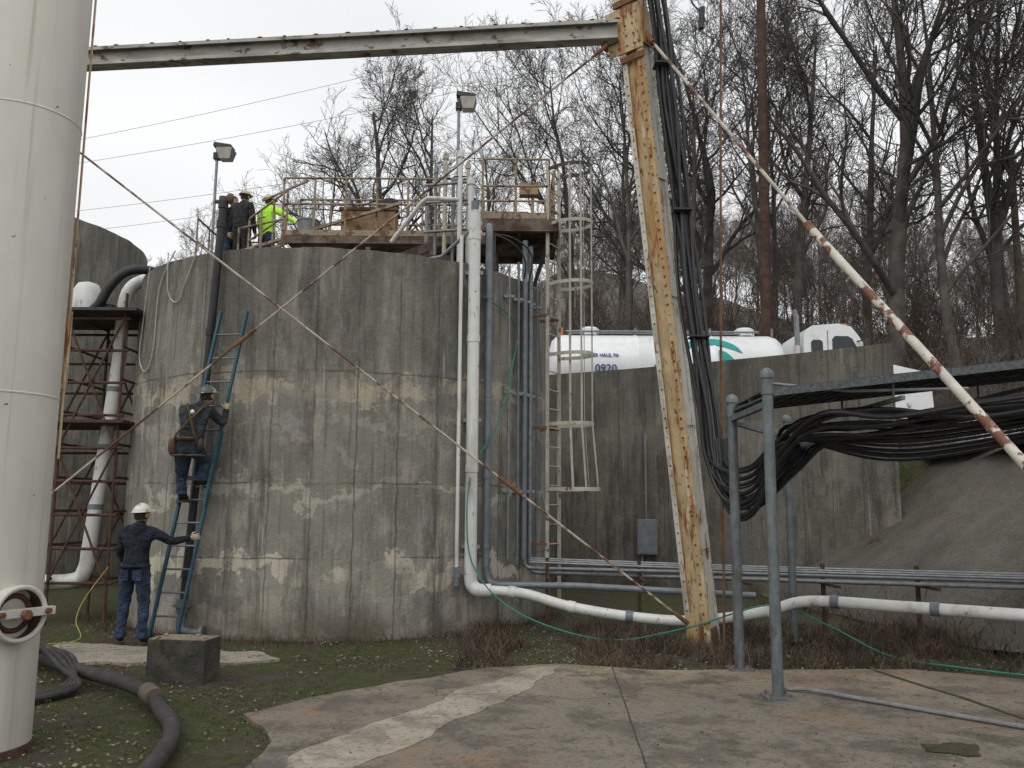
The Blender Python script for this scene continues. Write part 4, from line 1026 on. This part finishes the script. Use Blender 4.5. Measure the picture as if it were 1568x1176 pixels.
def person(name,J,top,bot,headfw,hat=None,glove=None,curl=(.7,.7),pn=None,extra=None,k=1.0,hair=m_hair,headup=V((0,0,1))):
    J={a:V(c) for a,c in J.items()}
    em=bpy.data.objects.new(name,None); COL.objects.link(em)
    pel,ch,nk,hd=J['pelvis'],J['chest'],J['neck'],J['head']
    bel=pel.lerp(ch,.5)
    verts=[pel,bel,ch,nk,nk.lerp(hd,.6)]; rad=[.14*k,.14*k,.145*k,.062*k,.055*k]
    edges=[(0,1),(1,2),(2,3),(3,4)]
    def add(p,r): verts.append(p); rad.append(r*k); return len(verts)-1
    segs=[(pel,bel,0,.13),(bel,ch,0,.13),(ch,nk,0,.1),(nk,hd,3,.06)]
    for s_ in 'LR':
        sh,el,wr=J['sh'+s_],J['el'+s_],J['wr'+s_]; hp,kn,an,to=J['hip'+s_],J['kn'+s_],J['an'+s_],J['toe'+s_]
        a=add(sh,.082); a2=add(sh.lerp(el,.5),.068); e=add(el,.056); e2=add(el.lerp(wr,.35),.053); w_=add(wr,.038)
        edges.extend([(2,a),(a,a2),(a2,e),(e,e2),(e2,w_)])
        h=add(hp,.11); h2=add(hp.lerp(kn,.5),.094); kk_=add(kn,.074); c_=add(kn.lerp(an,.35),.072); a_=add(an,.056)
        heel=add(an.lerp(to,.35)+V((0,0,-.01)),.045); t_=add(to,.036)
        edges.extend([(0,h),(h,h2),(h2,kk_),(kk_,c_),(c_,a_),(a_,heel),(heel,t_)])
        segs+= [(ch,sh,0,.08),(sh,el,0,.06),(el,wr,0,.05),(pel.lerp(hp,.8)-V((0,0,.06)),kn,1,.09),(kn,an.lerp(kn,.12),1,.06),(an,to,2,.04)]
    def mo(p): return min(segs,key=lambda s:segd(p,s[0],s[1])-s[3]*.8)[2]
    skin_body('body',verts,edges,rad,em,mo,[top,bot,m_boot,m_skin])
    b=MB(); headm(b,hd,headfw,headup,m_skin,hair,hat is not None,hat); b.build('head',parent=em)
    b=MB()
    for i,s_ in enumerate('LR'):
        el,wr=J['el'+s_],J['wr'+s_]; n_=(pn[i] if pn else V((0,1,-.2)))
        dr=(wr-el)
        hand(b,wr+(wr-el).normalized()*.02,dr,V(n_),glove or m_skin,curl[i],1 if s_=='L' else -1)
        b.tube([wr-(wr-el).normalized()*.03,wr+(wr-el).normalized()*.015],[.041,.040],top,12)
    b.build('hands',parent=em)
    b=MB()
    b.tube([nk-(hd-nk)*.28,nk+(hd-nk)*.1],[.085*k,.07*k],top,16,caps=False)
    for s_ in 'LR':
        an,to=J['an'+s_],J['toe'+s_]; q=(to-an); q.z=0; q.normalize()
        b.beam(V((an.x,an.y,min(an.z,to.z)-.05))-q*.05,V((to.x,to.y,min(an.z,to.z)-.05))+q*.035,.085,.022,m_dark)
        b.tube([an+V((0,0,.12)),an+V((0,0,-.0))],[.066*k,.074*k],bot,12,caps=False)
    if extra: extra(b,J)
    b.build('clothing_details',parent=em)
    return em

px,py=-4.77,11.14
def ex1(b,J):
    n=J['neck']; b.ell(n+V((0,-.085,-.05)),(.11,.05,.085),m_navy,None,14,8)
    for s_ in (-1,1): b.box((px+.085*s_,py-.141,.88),(.11,.012,.13),m_jean)
    b.tube([(px+math.cos(t*.5236)*.17,py+math.sin(t*.5236)*.15,.985) for t in range(13)],.02,m_navy,8)
person('worker',dict(pelvis=(px,py,1.0),chest=(px+.01,py+.0,1.33),neck=(px+.02,py+.02,1.50),head=(px+.02,py+.05,1.625),
 shL=(px-.17,py,1.42),elL=(px-.235,py+.05,1.14),wrL=(px-.17,py+.20,.97),
 shR=(px+.19,py+.01,1.41),elR=(px+.42,py+.06,1.29),wrR=(px+.60,py+.16,1.33),
 hipL=(px-.09,py,.90),knL=(px-.12,py+.03,.49),anL=(px-.14,py-.0,.11),toeL=(px-.19,py+.16,.06),
 hipR=(px+.09,py,.90),knR=(px+.13,py+.03,.49),anR=(px+.15,py-.04,.11),toeR=(px+.21,py+.12,.06)),
 m_navy,m_jean,V((.35,.9,.1)),hat=m_hat,glove=m_glove,curl=(.5,.75),pn=[(1,0,0),(.2,1,0)],extra=ex1)

c=ladpt(2.6)
bx,by=c.x-.08,c.y-.36
def ex2(b,J):
    ch=J['chest'];pl=J['pelvis']
    for s_ in (-1,1):
        b.tube(sp([ch+V((.13*s_,-.02,.17)),ch+V((.03*s_,-.157,.0)),pl+V((-.12*s_,-.145,.1)),pl+V((-.15*s_,-.05,-.02))],5),.014,m_harness,6)
    b.tube([pl+V((math.cos(t*.628)*.165,math.sin(t*.628)*.155,.06)) for t in range(11)],.025,m_harness,6)
    for s_ in (-1,1): b.tube([J['hipL' if s_<0 else 'hipR']+V((math.cos(t*.628)*.115,math.sin(t*.628)*.115,-.08)) for t in range(11)],.014,m_harness,6)
    b.ell(pl+V((-.19,-.04,-.05)),(.06,.08,.12),m_harness); b.ell(pl+V((.18,-.06,-.02)),(.04,.06,.09),m_dark)
    b.ell(ch+V((0,-.165,.04)),(.03,.012,.035),m_alu)
r1=ladpt(3.02); r2=ladpt(2.86); f1_=ladpt(1.80); f2_=ladpt(2.10)
person('climbing_worker',dict(pelvis=(bx-.03,by+.02,2.56),chest=(bx+.05,by+.03,2.92),neck=(bx+.11,by+.06,3.08),head=(bx+.16,by+.09,3.20),
 shL=(bx-.13,by+.04,3.0),elL=(bx-.15,by+.22,2.80),wrL=tuple(r2-la*1.0+V((0,-.10,.02))),
 shR=(bx+.23,by+.03,2.99),elR=(bx+.36,by+.18,2.83),wrR=tuple(r1+la*1.05+V((.02,-.10,0))),
 hipL=(bx-.12,by+.02,2.48),knL=(bx-.17,by+.20,2.16),anL=tuple(f1_-la*.55+V((0,-.17,.10))),toeL=tuple(f1_-la*.55+V((0,.02,.05))),
 hipR=(bx+.07,by+.02,2.48),knR=(bx+.12,by+.26,2.32),anR=tuple(f2_+la*.5+V((0,-.15,-.02))),toeR=tuple(f2_+la*.5+V((0,.02,-.05)))),
 m_grey,m_jean,V((.35,.9,.15)),hat=m_hatgrey,glove=m_glove,curl=(.95,.95),pn=[(.6,.6,0),(-.6,.6,0)],extra=ex2)

def stand(name,x,y,z,yaw,top,bot,hat,arms=None,extra=None,glove=None,lookyaw=None,k=1.0):
    Rz=Matrix.Rotation(yaw,3,'Z'); o=V((x,y,z))
    def q(a,b_,c_): return tuple(o+Rz@V((a,b_,c_)))
    J=dict(pelvis=q(0,0,.98),chest=q(0,.0,1.33),neck=q(0,.02,1.50),head=q(0,.05,1.635),
     shL=q(-.18,0,1.42),elL=q(-.24,.0,1.14),wrL=q(-.20,.14,.92),shR=q(.18,0,1.42),elR=q(.24,.0,1.14),wrR=q(.20,.14,.92),
     hipL=q(-.09,0,.90),knL=q(-.11,.03,.49),anL=q(-.12,0,.11),toeL=q(-.14,.16,.06),hipR=q(.09,0,.90),knR=q(.11,.03,.49),anR=q(.12,0,.11),toeR=q(.14,.16,.06))
    if arms:
        for a,c_ in arms.items(): J[a]=q(*c_)
    fw=Matrix.Rotation(lookyaw if lookyaw is not None else yaw,3,'Z')@V((0,1,0))
    return person(name,J,top,bot,fw,hat=hat,extra=extra,glove=glove,k=k,pn=[Rz@V((1,0,0)),Rz@V((-1,0,0))])
stand('worker',-5.76,16.9,6.27,math.radians(-120),m_black,m_jean,None,lookyaw=math.radians(-115))
stand('worker',-5.40,16.5,6.25,math.radians(-20),m_black,m_black,m_hattan,arms=dict(elL=(-.3,.1,1.2),wrL=(-.28,.33,1.12)),k=1.12)
def ex3(b,J):
    p=J['pelvis']
    for zz in (p.z+.12,p.z+.27): b.tube([V((p.x+math.cos(t*.5236)*.165,p.y+math.sin(t*.5236)*.165,zz)) for t in range(13)],.014,m_reflect,6)
stand('worker',-5.0,16.8,6.27,math.radians(-35),m_hiviz,m_jean,m_hattan,arms=dict(elR=(.42,.12,1.28),wrR=(.62,.22,1.12)),extra=ex3,k=1.12)
